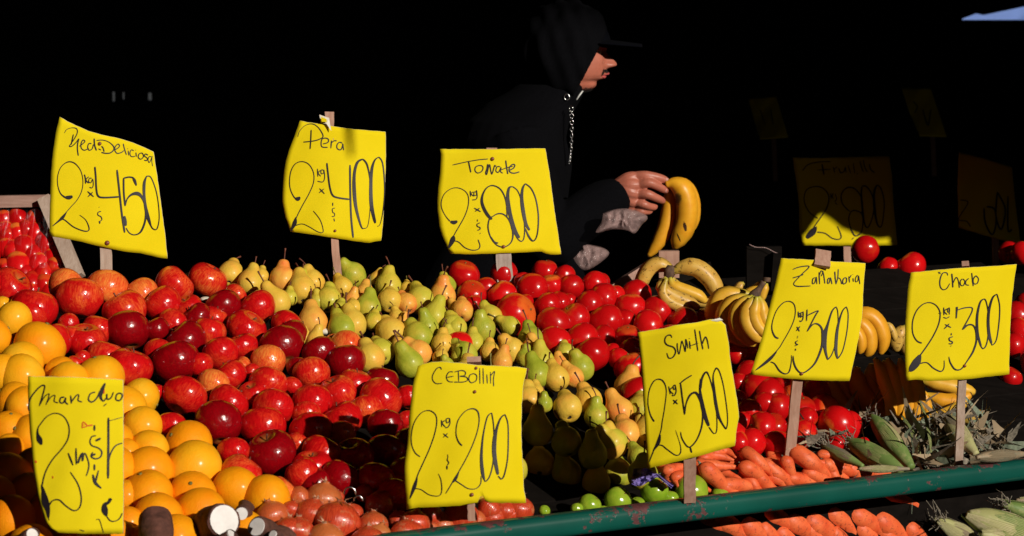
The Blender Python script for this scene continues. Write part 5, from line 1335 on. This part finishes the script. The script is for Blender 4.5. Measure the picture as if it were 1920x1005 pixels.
# dark tall leaf blades beside the choclo stake
for k, (a, b, w, lb) in enumerate([((940, 500), (820, 255), 4.5, 'dark green blade of corn leaf bent over the bananas'), ((1010, 490), (935, 170), 3.5, 'tall thin dark corn leaf standing beside the bananas')]):
    A = at(*IX(*a), 4.16); B = at(*IX(*b), 4.22); rt = empty('corn_leaf', A); tag(rt, lb, 'corn leaf'); husk_leaf(rt, A, B, w * 4.2 / FPX, .01, Vector((0.3, -1, 0.2)), HUSKG, .3, 'blade')

# purple tissue paper
def tissue():
    r = random.Random(4); vs = []; fs = []; nx, ny = 22, 12
    T = [(750, 590), (830, 585), (900, 620), (1000, 690)]; Bm = [(735, 690), (790, 700), (900, 640), (985, 712)]
    for j in range(ny + 1):
        for i in range(nx + 1):
            s, t = i / nx, j / ny; a = pathpt(T, s); b = pathpt(Bm, s); x = a[0] * (1 - t) + b[0] * t; y = a[1] * (1 - t) + b[1] * t
            px, py = 960 + x / 3.296, 700 + y / 3.296
            vs.append(at(px, py, 3.86 - .02 * t + .018 * mnoise.noise(Vector((s * 7, t * 3, 0))) + .008 * mnoise.noise(Vector((s * 19, t * 7, 3)))))
    n = len(vs); vs += [v + Vector((0, .0008, 0)) for v in vs]
    for j in range(ny):
        for i in range(nx):
            a = j * (nx + 1) + i; q = (a, a + 1, a + nx + 2, a + nx + 1); fs += [q, tuple(k + n for k in q[::-1])]
    tag(mobj('tissue_paper', vs, fs, PURPLE, smooth=False, origin=vs[0]), 'crumpled purple tissue paper between the pears and the green apples', 'paper')
tissue()
# white fruit liners glimpsed between the fruit
for (x, y, r_, lb) in ((350, 520, 12, 'white moulded paper tray edge behind the tallest back apple'), (608, 622, 11, 'white moulded paper tray peeping between pears and apples'), (384, 562, 7, 'sliver of white paper tray under the tall back apple')):
    p = heap(x, y, -.012); p.y += .01
    me = sphere_mesh('tray', PAPEREDGE, .45, 3, 1, .02, dim=0); o = obj('paper_tray', me, None, p); o.scale = (r_ * p.y / FPX * 1.5,) * 3; tag(o, lb, 'tray')
# metal wire loops among the onions
b = MB()
for cxp, cyp, rp in ((656, 925, 11), (672, 938, 8)):
    P = [at(cxp + rp * math.cos(a), cyp - rp * math.sin(a) * 1.05, 3.52) for a in [math.pi * (-.05 + 1.1 * k / 14) for k in range(15)]]
    b.tube(P, .0012, 6)
tag(b.obj('wire_loop', SILVER, None, origin=at(660, 935, 3.52)), 'two pale wire loops poking up among the onions', 'wire')

# crate with roma tomatoes, top rail and slanting board
cr0 = empty('film_covered_crate', at(60, 560, 4.75)); tag(cr0, 'pinkish wooden crate frame wrapped in clear film around roma tomatoes', 'crate')
def bar(parent, name, a, b, wpx, D, th=.012, mat=CRATE):
    A = at(a[0], a[1], D[0]); B = at(b[0], b[1], D[1]); d = (B - A).normalized(); up = Vector((0, -1, 0)).cross(d).normalized(); nn = d.cross(up)
    mb = MB(); mb.box((A + B) / 2, d * (B - A).length / 2, up * wpx / 2 * (D[0] + D[1]) / 2 / FPX, nn * th); return mb.obj(name, mat, parent, smooth=False)
bar(cr0, 'top_bar', (-60, 379), (93, 376), 22, (4.90, 4.90))
bar(cr0, 'slanted_board', (84, 372), (146, 520), 24, (4.88, 4.80), mat=STAKE)
q = at(20, 585, 4.84); b = MB(); b.box((q.x - .05, q.y + .02, q.z / 2), (.20, 0, 0), (0, .10, 0), (0, 0, q.z / 2)); b.obj('pedestal', WOODD, cr0, smooth=False)
bar(cr0, 'back_board', (-60, 470), (110, 470), 150, (5.0, 5.0), mat=WOODD)
vs = []; fs = []; NX, NY = 26, 22
for j in range(NY + 1):
    for i in range(NX + 1):
        x = -60 + 155 * i / NX; y = 392 + 110 * j / NY; x += (y - 392) * .18 * (i / NX)
        vs.append(at(x, y, 4.80 - (y - 392) * .0006 - .02 * math.sin(i / NX * 3.1) + .010 * mnoise.noise(Vector((i * .5, j * .12, 0)))))
for j in range(NY):
    for i in range(NX):
        a = j * (NX + 1) + i; fs.append((a, a + 1, a + NX + 2, a + NX + 1))
mobj('film', vs, fs, FILM, cr0)
# banana crate end behind the bananas, and the dark plastic crate
cr1 = empty('banana_crate', at(1220, 560, 4.8)); tag(cr1, 'brown wooden crate end with slanting board below the held bananas', 'crate')
bar(cr1, 'end_block', (1254, 470), (1254, 520), 38, (4.80, 4.80), mat=STAKEP)
bar(cr1, 'slanted_board', (1140, 552), (1242, 488), 26, (4.70, 4.84))
bar(cr1, 'base_board', (1170, 556), (1330, 500), 20, (4.84, 4.92), mat=WOODD)
cr2 = empty('plastic_crate', at(1420, 530, 4.75)); tag(cr2, 'dark brown crate corner wrapped in shiny film beside the zanahoria sign', 'crate')
bar(cr2, 'side_panel', (1432, 462), (1432, 560), 66, (4.78, 4.78), mat=WOODD)
bar(cr2, 'corner_post', (1457, 474), (1452, 545), 16, (4.76, 4.76), mat=WOODD)
P = [at(1405 + 60 * t, 458 + 17 * t + 2 * math.sin(t * 9), 4.755) for t in [k / 14 for k in range(15)]]
mb = MB(); mb.tube(P, .0009, 5); mb.obj('film_edge', PLASTIC, cr2)
# ------------------------------------------------------------------ the vendor
DP = 5.35                                   # distance of the vendor's middle plane
KP = DP / FPX
def wp(px, py, dy=0.0): 
    p = at(px, py, DP); p.y += dy; return p
def interp(tab, x):
    if x <= tab[0][0]: return tab[0][1]
    for (a, fa), (b, fb) in zip(tab, tab[1:]):
        if x <= b: return fa + (fb - fa) * (x - a) / (b - a)
    return tab[-1][1]
def smooth(tab, x, w=1.2): return (interp(tab, x - w) + 2 * interp(tab, x) + interp(tab, x + w)) / 4
FRONT = [(8, 1075), (14, 1098), (25, 1117), (40, 1130), (60, 1137), (78, 1140), (85, 1141), (92, 1137), (97, 1135), (110, 1135), (120, 1136), (127, 1137.5), (133, 1137), (141, 1134), (147, 1128), (151, 1119), (154, 1118), (159, 1118.5), (164, 1115), (169, 1105), (174, 1088), (182, 1076), (200, 1070), (235, 1066)]
BACK = [(8, 1065), (14, 1030), (25, 1008), (45, 993), (75, 988), (105, 992), (130, 1002), (150, 1010), (175, 1008), (200, 1000), (235, 992)]
WID = [(8, .5), (14, 28), (25, 44), (45, 57), (75, 63), (95, 62), (120, 58), (140, 53), (155, 47), (165, 44), (174, 44), (185, 46), (235, 50)]
NOSE = [(90, 0), (97, 2), (105, 8), (112, 15.5), (116, 19), (119, 20.5), (122.5, 20), (125, 15), (126.8, 7), (128.5, 1), (130, 0)]
NW = [(90, 7), (105, 8.5), (115, 10), (121, 12.5), (128, 13)]
LIPS = [(131, 0), (134, 2.5), (138, 6.5), (140, 6), (141.5, 1.0), (143, 3.5), (146, 5.5), (149, 3), (152, 0)]
def headpt(y, th):
    f, b, w = smooth(FRONT, y), interp(BACK, y), smooth(WID, y)
    cx = (f + b) / 2; a = (f - b) / 2
    c, s = math.cos(th), math.sin(th)
    x = cx + a * c; q = w * s * (abs(s) ** -.12 if abs(s) > 1e-4 else 1)
    q *= (1 - .16 * max(0, c) * (1 if y > 95 else .5))
    if c > 0:
        nw = interp(NW, y); x += interp(NOSE, y) * math.exp(-(abs(q) / nw) ** 2.6)
        if 116 < y < 129: x += 6 * math.exp(-((abs(q) - 11) / 5) ** 2) * math.exp(-((y - 122) / 4.5) ** 2)   # nostril wings
        x += interp(LIPS, y) * math.exp(-(abs(q) / 19) ** 3)
        x += 4 * math.exp(-((abs(q) - 33) / 11) ** 2) * math.exp(-((y - 112) / 13) ** 2)                       # cheekbones
        x -= 6.5 * math.exp(-((abs(q) - 23) / 9) ** 2) * math.exp(-((y - 95) / 7) ** 2)                        # eye sockets
        x += 3.5 * math.exp(-((abs(q) - 23) / 6.5) ** 2) * math.exp(-((y - 96) / 4) ** 2)                       # eyelids
        x += 3 * math.exp(-((abs(q) - 22) / 14) ** 2) * math.exp(-((y - 84) / 3.5) ** 2)                        # brows
        x -= 2.2 * math.exp(-((abs(q) - 20) / 4) ** 2) * math.exp(-((y - 140) / 6) ** 2)                       # mouth corners
        x -= 1.6 * math.exp(-((abs(q) - (15 + (y - 120) * .45)) / 2.6) ** 2) * (1 if 120 < y < 138 else 0)       # nasolabial fold
    return wp(x, y, q * KP)
mb = MB(); NA = 128; ys = [8.2 + i * 1.15 for i in range(int(225 / 1.15))]
vs = []
for y in ys:
    for k in range(NA):
        t = 2 * math.pi * k / NA; t = t + .35 * math.sin(t) * -1 if False else t
        vs.append(headpt(y, t))
fs = [(i * NA + k, i * NA + (k + 1) % NA, (i + 1) * NA + (k + 1) % NA, (i + 1) * NA + k) for i in range(len(ys) - 1) for k in range(NA)]
fs += [tuple(range(NA)), tuple((len(ys) - 1) * NA + k for k in range(NA))]
mb.add(vs, fs)
# ears
for sgn in (-1, 1):
    c = wp(1055, 105, sgn * 62 * KP); mb.tube([c + Vector((0, 0, .03)), c + Vector((-.006, sgn * .008, .012)), c + Vector((-.004, sgn * .006, -.012)), c + Vector((.004, 0, -.028))], [.008, .014, .012, .008], 10, flat=.4)
def T(pts, r, n=12, sub=5):
    C = catmull([tuple(p) + (q,) for p, q in zip(pts, r)], sub); mb.tube([c[:3] for c in C], [c[3] for c in C], n)
V = Vector
# trunk, shoulders, arms
def ringloft(b, rings, n=28):
    vs = []
    for (x, z, a, w) in rings:
        for k in range(n):
            t = 2 * math.pi * k / n; c, s = math.cos(t), math.sin(t)
            vs.append(V((x + a * math.copysign(abs(c) ** .85, c), DP + w * math.copysign(abs(s) ** .85, s), z)))
    m = len(rings)
    fs = [(i * n + k, i * n + (k + 1) % n, (i + 1) * n + (k + 1) % n, (i + 1) * n + k) for i in range(m - 1) for k in range(n)] + [tuple(range(n)), tuple((m - 1) * n + k for k in range(n))]
    b.add(vs, fs)
ringloft(mb, [(-.12, .90, .11, .15), (-.10, 1.0, .10, .145), (-.05, 1.12, .10, .14), (-.01, 1.25, .105, .16), (0, 1.34, .10, .165), (.0, 1.39, .08, .15), (.03, 1.44, .07, .10), (.06, 1.49, .055, .065)])
WR = wp(1164, 349, -.15); EL = V((.075, 5.12, 1.165)); SH = V((.0, 5.18, 1.375))
T([SH, SH.lerp(EL, .5), EL, EL.lerp(WR, .5), WR], [.038, .036, .034, .032, .024])
WL = wp(1110, 580, .02); ELl = V((.06, 5.55, 1.14)); SHl = V((.0, 5.52, 1.375))
T([SHl, SHl.lerp(ELl, .5), ELl, ELl.lerp(WL, .5), WL], [.038, .036, .034, .032, .024])
DH = WR.y
def hand(off, base):
    def h(px, py, dy=0): return at(px + off[0], py + off[1], base + dy)
    kn = {'t': (1192, 331, -.006), 'i': (1197, 347, -.012), 'm': (1195, 364, -.012), 'r': (1192, 381, -.008), 'l': (1189, 393, -.001)}
    w = h(1164, 349)
    for k, (r0, r1) in zip('timrl', ((.017, .0105), (.019, .0115), (.020, .0115), (.018, .0105), (.015, .009))):
        q = kn[k]; T([w, h((1164 + q[0]) / 2, (349 * .6 + q[1] * 1.4) / 2, q[2]), h(*q)], [.021, r0 * .98, r1 * 1.18], 12)
    F = {'t': [(1192, 331, -.006), (1210, 329, -.012), (1229, 332, -.008), (1243, 336, -.002), (1252, 340, .002)],
         'i': [(1197, 347, -.012), (1216, 343, -.022), (1232, 349, -.016), (1244, 355, -.006), (1250, 358, .004)],
         'm': [(1195, 364, -.012), (1213, 364, -.022), (1228, 370, -.016), (1239, 375, -.004), (1244, 377, .006)],
         'r': [(1192, 381, -.008), (1206, 383, -.018), (1217, 387, -.012), (1226, 388, .0), (1229, 386, .010)],
         'l': [(1189, 393, -.001), (1200, 396, -.010), (1210, 397, -.006), (1218, 396, .003), (1221, 393, .010)]}
    RR = {'t': (.0115, .0105, .0098, .0092, .0065), 'i': (.0112, .0106, .0092, .0084, .0060), 'm': (.0112, .0106, .0092, .0084, .0060), 'r': (.0102, .0096, .0084, .0078, .0056), 'l': (.0088, .0082, .0072, .0066, .005)}
    for k in F: T([h(*q) for q in F[k]], RR[k], 12, 4)
hand((0, 0), DH)
hand((-54, 231), WL.y)
person = mobj('person', mb.v, mb.f, SKIN, None, origin=(0, DP, 0))
rm = person.modifiers.new('join', 'REMESH'); rm.mode = 'VOXEL'; rm.voxel_size = .0021; rm.use_smooth_shade = True
tag(person, 'man in black hood and cap looking down while holding out bananas behind the heap', 'person')
# lips, nails, moustache, chin beard, eyes
lb = MB()
for (y0, y1) in ((135.0, 140.8), (142.0, 149.6)):
    n = 24; m_ = 7; vs = []
    for j in range(m_ + 1):
        for i in range(n + 1):
            s = i / n * 2 - 1; ymid = 141.4; sh = (1 - abs(s) ** 1.7)
            yy = ymid + ((y0 + (y1 - y0) * j / m_) - ymid) * (.15 + .85 * sh); p = headpt(yy, s * .40); p.x += .0011 + .0004 * sh
            vs.append(p)
    lb.add(vs, [(j * (n + 1) + i, j * (n + 1) + i + 1, (j + 1) * (n + 1) + i + 1, (j + 1) * (n + 1) + i) for j in range(m_) for i in range(n)])
lb.obj('lips', LIP, person)
hb = MB(); rh = random.Random(2)
def hairs(n, y0, y1, t0, t1, L, d):
    for _ in range(n):
        y = rh.uniform(y0, y1); t = rh.uniform(t0, t1) * rh.choice((-1, 1)); p = headpt(y, t); c = wp(interp(FRONT, y) - 40, y)
        o_ = (p - c).normalized(); e = p + o_ * .0012
        hb.tube([e - o_ * .0015, e + (o_ * .25 + V(d) + V((rh.uniform(-.3, .3), rh.uniform(-.3, .3), rh.uniform(-.2, .2)))).normalized() * L], [.00034, .0002], 3)
hairs(430, 129.2, 135.2, .0, .44, .0032, (0, -.5, -1)); hairs(90, 134, 140, .38, .47, .0024, (0, -.1, -1))
hb.obj('moustache', HAIR, person)
hb = MB(); hairs(380, 166, 173, .1, 1.0, .0035, (.1, 0, -1)); hairs(160, 163, 170, .5, 1.5, .0028, (0, 0, -1)); hb.obj('beard', HAIR, person)
for sgn in (-1, 1):
    c = headpt(96, sgn * .46); eb = MB(); vs, fs = lathe([(math.sin(math.pi * j / 8), math.cos(math.pi * j / 8)) for j in range(9)], 12)
    eb.add([c + V((-.0085, 0, 0)) + v * .0105 for v in vs], fs); eb.obj('eye', CORD, person)
    eb = MB(); [eb.tube([headpt(83 + k * .12, sgn * (.20 + k * .05)) + V((.001, 0, 0)), headpt(82.4 + k * .12, sgn * (.24 + k * .05)) + V((.0035, 0, .002))], [.0012, .0006], 4) for k in range(9)]
    eb.obj('eyebrow', HAIR, person)
for (px, py, dy) in ((1249, 337, -.0088), (1246, 356, -.0125)):
    nb = MB(); c = at(px, py, DH + dy); vs = []
    for j in range(4):
        for i in range(5):
            s = i / 2 - 1; vs.append(c + V(((j - 1.5) * .0034, .0016 * s * s, s * .0042 - (j - 1.5) * .0012)))
    nb.add(vs, [(j * 5 + i, j * 5 + i + 1, j * 5 + 6 + i, j * 5 + 5 + i) for j in range(3) for i in range(4)]); nb.obj('fingernail', NAILF, person)
# hoodie
mb = MB()
ringloft(mb, [(-.12, .84, .155, .20), (-.12, .95, .15, .195), (-.07, 1.08, .145, .185), (-.02, 1.2, .142, .195), (0, 1.32, .135, .215), (.0, 1.38, .120, .215), (.012, 1.42, .118, .175), (.045, 1.455, .105, .12), (.075, 1.48, .092, .10), (.088, 1.50, .078, .085)])
CU = WR.lerp(EL, .04)
T([SH + V((0, .02, .005)), SH.lerp(EL, .5), EL, EL.lerp(CU, .5), EL.lerp(CU, .85), CU], [.070, .064, .060, .055, .047, .036], 16)
CL = WL.lerp(ELl, .06)
T([SHl + V((0, -.02, .005)), SHl.lerp(ELl, .5), ELl, ELl.lerp(CL, .5), ELl.lerp(CL, .85), CL], [.070, .064, .060, .055, .047, .036], 16)
for i in range(len(mb.v)):
    v = mb.v[i]; mb.v[i] = v + V((mnoise.noise(v * 9), mnoise.noise(v * 9 + V((4, 0, 0))), 0)) * .012
hoodie = mb.obj('hoodie', BLACKCLOTH, person)
rm = hoodie.modifiers.new('join', 'REMESH'); rm.mode = 'VOXEL'; rm.voxel_size = .006; rm.use_smooth_shade = True
# hood: cloth shell around the head, open towards the face
hc = wp(1062, 98); rx, ry, rz = .106, .110, .118
p0 = wp(1121, 89); p1 = wp(1085, 157); dl = (p1 - p0).normalized(); nrm = V((-dl.z, 0, dl.x)); 
if nrm.x < 0: nrm = -nrm
vs = []; fs = []; NU, NV = 72, 60
for j in range(NV + 1):
    ph = math.pi * j / NV * .86
    for i in range(NU):
        t = 2 * math.pi * i / NU
        d = V((math.cos(t) * math.sin(ph), math.sin(t) * math.sin(ph), math.cos(ph)))
        k = 1 + .07 * mnoise.noise(V((d.x * 4, d.y * 4, d.z * 1.0 + 4))) + .03 * math.sin(d.x * 17 + d.z * 5 + 2 * d.y)
        p = V((hc.x + d.x * rx * k, hc.y + d.y * ry * k, hc.z + d.z * rz * k))
        if d.z < 0: p.x += -.015 * d.z; p.y = hc.y + (p.y - hc.y) * (1 + .25 * -d.z)
        s = (p - p0).dot(nrm)
        lim = .0
        if s > lim: p -= nrm * (s - lim) * .985                                 # gathers into the hem
        vs.append(p)
keep = []
for j in range(NV):
    for i in range(NU):
        q = (j * NU + i, j * NU + (i + 1) % NU, (j + 1) * NU + (i + 1) % NU, (j + 1) * NU + i)
        c = sum((vs[a] for a in q), V()) / 4
        if (c - p0).dot(nrm) < -.0006: keep.append(q)
hood = mobj('hood', vs, keep, BLACKCLOTH, person)
bm = bmesh.new(); bm.from_mesh(hood.data); loose = [v for v in bm.verts if not v.link_faces]; bmesh.ops.delete(bm, geom=loose, context='VERTS'); bm.to_mesh(hood.data); bm.free()
so = hood.modifiers.new('thick', 'SOLIDIFY'); so.thickness = .005; so.offset = -1
# cap with brim
cm = MB(); vs = []; n = 40
for j in range(13):
    ph = math.pi / 2 * j / 12
    for i in range(n):
        t = 2 * math.pi * i / n
        vs.append(wp(1066, 78) + V((.093 * math.cos(t) * math.sin(ph) + .004, .082 * math.sin(t) * math.sin(ph), .088 * math.cos(ph) - .016 * math.cos(t) * math.sin(ph))))
cm.add(vs, [(j * n + i, j * n + (i + 1) % n, (j + 1) * n + (i + 1) % n, (j + 1) * n + i) for j in range(12) for i in range(n)])
cap = cm.obj('cap', CAPM, person); so = cap.modifiers.new('thick', 'SOLIDIFY'); so.thickness = .003
bm_ = MB(); vs = []; nx, ny = 16, 24
b0 = wp(1140, 74); b1 = wp(1203, 82); L = (b1 - b0)
for k in range(2):
    for j in range(nx + 1):
        t = j / nx
        for i in range(ny + 1):
            s = i / ny * 2 - 1; w = .082 * math.sqrt(max(0, 1 - (t * .93) ** 3.2)) 
            x0 = -.022 * s * s * (1 - t)
            vs.append(b0 + L * t + V((x0, s * w, -.007 * s * s * (1 - .3 * t) - .003 * k)))
n = (nx + 1) * (ny + 1)
for j in range(nx):
    for i in range(ny):
        a = j * (ny + 1) + i; q = (a, a + 1, a + ny + 2, a + ny + 1); bm_.f += [list(q), [k + n for k in q[::-1]]]; bm_.m += [0, 0]
bm_.v = vs
for j in range(nx):
    for a, b_ in ((j * (ny + 1), (j + 1) * (ny + 1)), (j * (ny + 1) + ny, (j + 1) * (ny + 1) + ny)): bm_.f.append([a, b_, b_ + n, a + n]); bm_.m.append(0)
for i in range(ny): a = nx * (ny + 1) + i; bm_.f.append([a, a + 1, a + 1 + n, a + n]); bm_.m.append(0)
bm_.obj('cap_brim', CAPM, person)
# grommet, twisted cord, bracelet, shirt collar
gm = MB(); c = wp(1061, 180, -.10); gm.tube([c + V((math.cos(a) * .006, 0, math.sin(a) * .0065)) for a in [2 * math.pi * k / 16 for k in range(17)]], .0014, 6, caps=False); gm.obj('grommet', SILVER, person)
for ph in (0, math.pi):
    gm = MB(); P = []
    for k in range(90):
        t = k / 89; c = wp(1066 + 4 * math.sin(t * 2.5) - 3 * t + (5 * (1 - t) if ph else 0), 196 + 106 * t, -.125); a = t * 55 + ph; P.append(c + V((math.cos(a) * .0026, math.sin(a) * .0026, 0)))
    gm.tube(P, .0011, 5); gm.obj('drawcord', SILVER, person)
gm = MB(); c = WR.lerp(EL, -.02)
ax = (WR - EL).normalized(); s1 = ax.cross(V((0, 0, 1))).normalized(); s2 = ax.cross(s1)
gm.tube([c + s1 * math.cos(a) * .0255 + s2 * math.sin(a) * .0275 for a in [2 * math.pi * k / 40 for k in range(41)]], [.0016 + .0007 * (k % 2) for k in range(41)], 6, caps=False); gm.obj('bracelet', SILVER, person)
gm = MB(); gm.tube([wp(1091, 170, -.05), wp(1084, 178, -.055), wp(1079, 186, -.06)], [.004, .006, .004], 8, flat=.4); gm.obj('shirt_collar', CORD, person)
# trousers and shoes
mb = MB()
for sgn in (-1, 1):
    y = DP + sgn * .10; T([V((-.12, y, .92)), V((-.11, y, .7)), V((-.08, y, .48)), V((-.11, y, .12))], [.10, .085, .062, .05], 14)
mb.obj('trousers', BLACKCLOTH, person)
for sgn in (-1, 1):
    mb = MB(); y = DP + sgn * .10; T([V((-.17, y, .05)), V((-.10, y, .06)), V((.0, y, .045)), V((.08, y, .035))], [.035, .045, .042, .03], 12)
    mb.obj('shoe', DARKPL, person)
# the bananas he holds
def bruised():
    m = M('banana_peel_bruised', .4, .4); tc = m.add('ShaderNodeTexCoord'); v = m.coords((1, 1, 1), False); n = m.noise(v, 60, 4)
    col = m.ramp(n, [(0.3, lin(.72, .30, .012)), (0.65, lin(.78, .38, .02))]); nz = m.noise(v, 220, 4, .7)
    o_ = at(1255, 345, DH)
    for (px, py, w, h_, tl, dk) in ((1271, 374, 9, 14, .1, .9), (1284.5, 425, 3.6, 10, -.2, 1), (1273, 446, 1.7, 11, -.42, 1)):
        mp = m.add('ShaderNodeMapping', vector_type='TEXTURE'); mp.inputs['Location'].default_value = at(px, py, DH - .022) - o_
        mp.inputs['Rotation'].default_value = (0, tl, 0); mp.inputs['Scale'].default_value = (w * KP, .03, h_ * KP); m.l.new(tc.outputs['Object'], mp.inputs[0])
        ln = m.add('ShaderNodeVectorMath', operation='LENGTH'); m.l.new(mp.outputs[0], ln.inputs[0])
        f = m.ramp(m.math('ADD', ln.outputs['Value'], m.math('MULTIPLY', m.math('SUBTRACT', nz, .5), .9)), [(.55 if dk < 1 else .8, lin(dk, dk, dk)), (1.05, lin(0, 0, 0))])
        col = m.mix(f, col, lin(.05, .02, .008))
    m.color(col); m.bump(n, .2, .001); return m.m
BRU = bruised()
hbn = empty('held_bananas', at(1255, 345, DH)); tag(hbn, 'pair of yellow bananas with brown bruises hanging from the vendor hand', 'bananas')
banana([(1248, 346), (1262, 345), (1279, 356), (1287, 384), (1284, 420), (1272, 448), (1264, 466)], DH - .006, 20.5, BRU, hbn, Dend=DH + .01)
banana([(1250, 348), (1256, 362), (1254, 392), (1247, 425), (1233, 456), (1214, 482)], DH + .022, 14.5, BANANAO, hbn)
banana([(1248, 344), (1268, 341), (1290, 354), (1300, 384), (1298, 418), (1287, 440)], DH + .028, 13, BANANAO, hbn)
tubeobj('crown', [at(1243, 347, DH + .004), at(1250, 346, DH + .003), at(1256, 347, DH + .003)], [.006, .008, .007], CROWN, hbn, 8, False, sub=2)
# plastic bag in the other hand
def bag(px0, poly, D, label):
    r = random.Random(len(poly)); cx = sum(p[0] for p in poly) / len(poly); cy = sum(p[1] for p in poly) / len(poly)
    n = 40; P = catmull([p for p in poly] + [poly[0]], 6)[:-1]; vs = []; fs = []; R = 12
    for side in (-1, 1):
        for j in range(R + 1):
            t = j / R
            for (x, y) in P:
                bul = math.sqrt(max(0, 1 - t * t)) * .028
                xx, yy = cx + (x - cx) * t, cy + (y - cy) * t
                nz = mnoise.noise(V((xx * .09, yy * .05, side * 3))) * .018 + mnoise.noise(V((xx * .28, yy * .10, side * 7))) * .006
                vs.append(at(xx, yy, D + side * (bul + .001) + nz * (1 - t ** 4)))
    m = len(P)
    for s_ in (0, 1):
        o_ = s_ * (R + 1) * m
        for j in range(R):
            for i in range(m): fs.append((o_ + j * m + i, o_ + j * m + (i + 1) % m, o_ + (j + 1) * m + (i + 1) % m, o_ + (j + 1) * m + i))
    o_ = (R + 1) * m
    for i in range(m): fs.append((R * m + i, R * m + (i + 1) % m, o_ + R * m + (i + 1) % m, o_ + R * m + i))
    o = mobj('plastic_bag', vs, fs, PLASTIC, None, True, origin=vs[0]); tag(o, label, 'plastic bag'); return o
bag(0, [(1131, 400), (1150, 393), (1178, 391), (1207, 400), (1214, 410), (1203, 422), (1190, 438), (1176, 432), (1150, 430), (1118, 436), (1128, 416)], 5.06, 'crumpled clear plastic bag bunched below the vendor hand')
bag(0, [(1072, 468), (1082, 455), (1104, 458), (1130, 464), (1142, 476), (1124, 494), (1102, 506), (1088, 502), (1075, 484)], 5.14, 'lower crumpled piece of clear plastic bag beside the tomato sign')
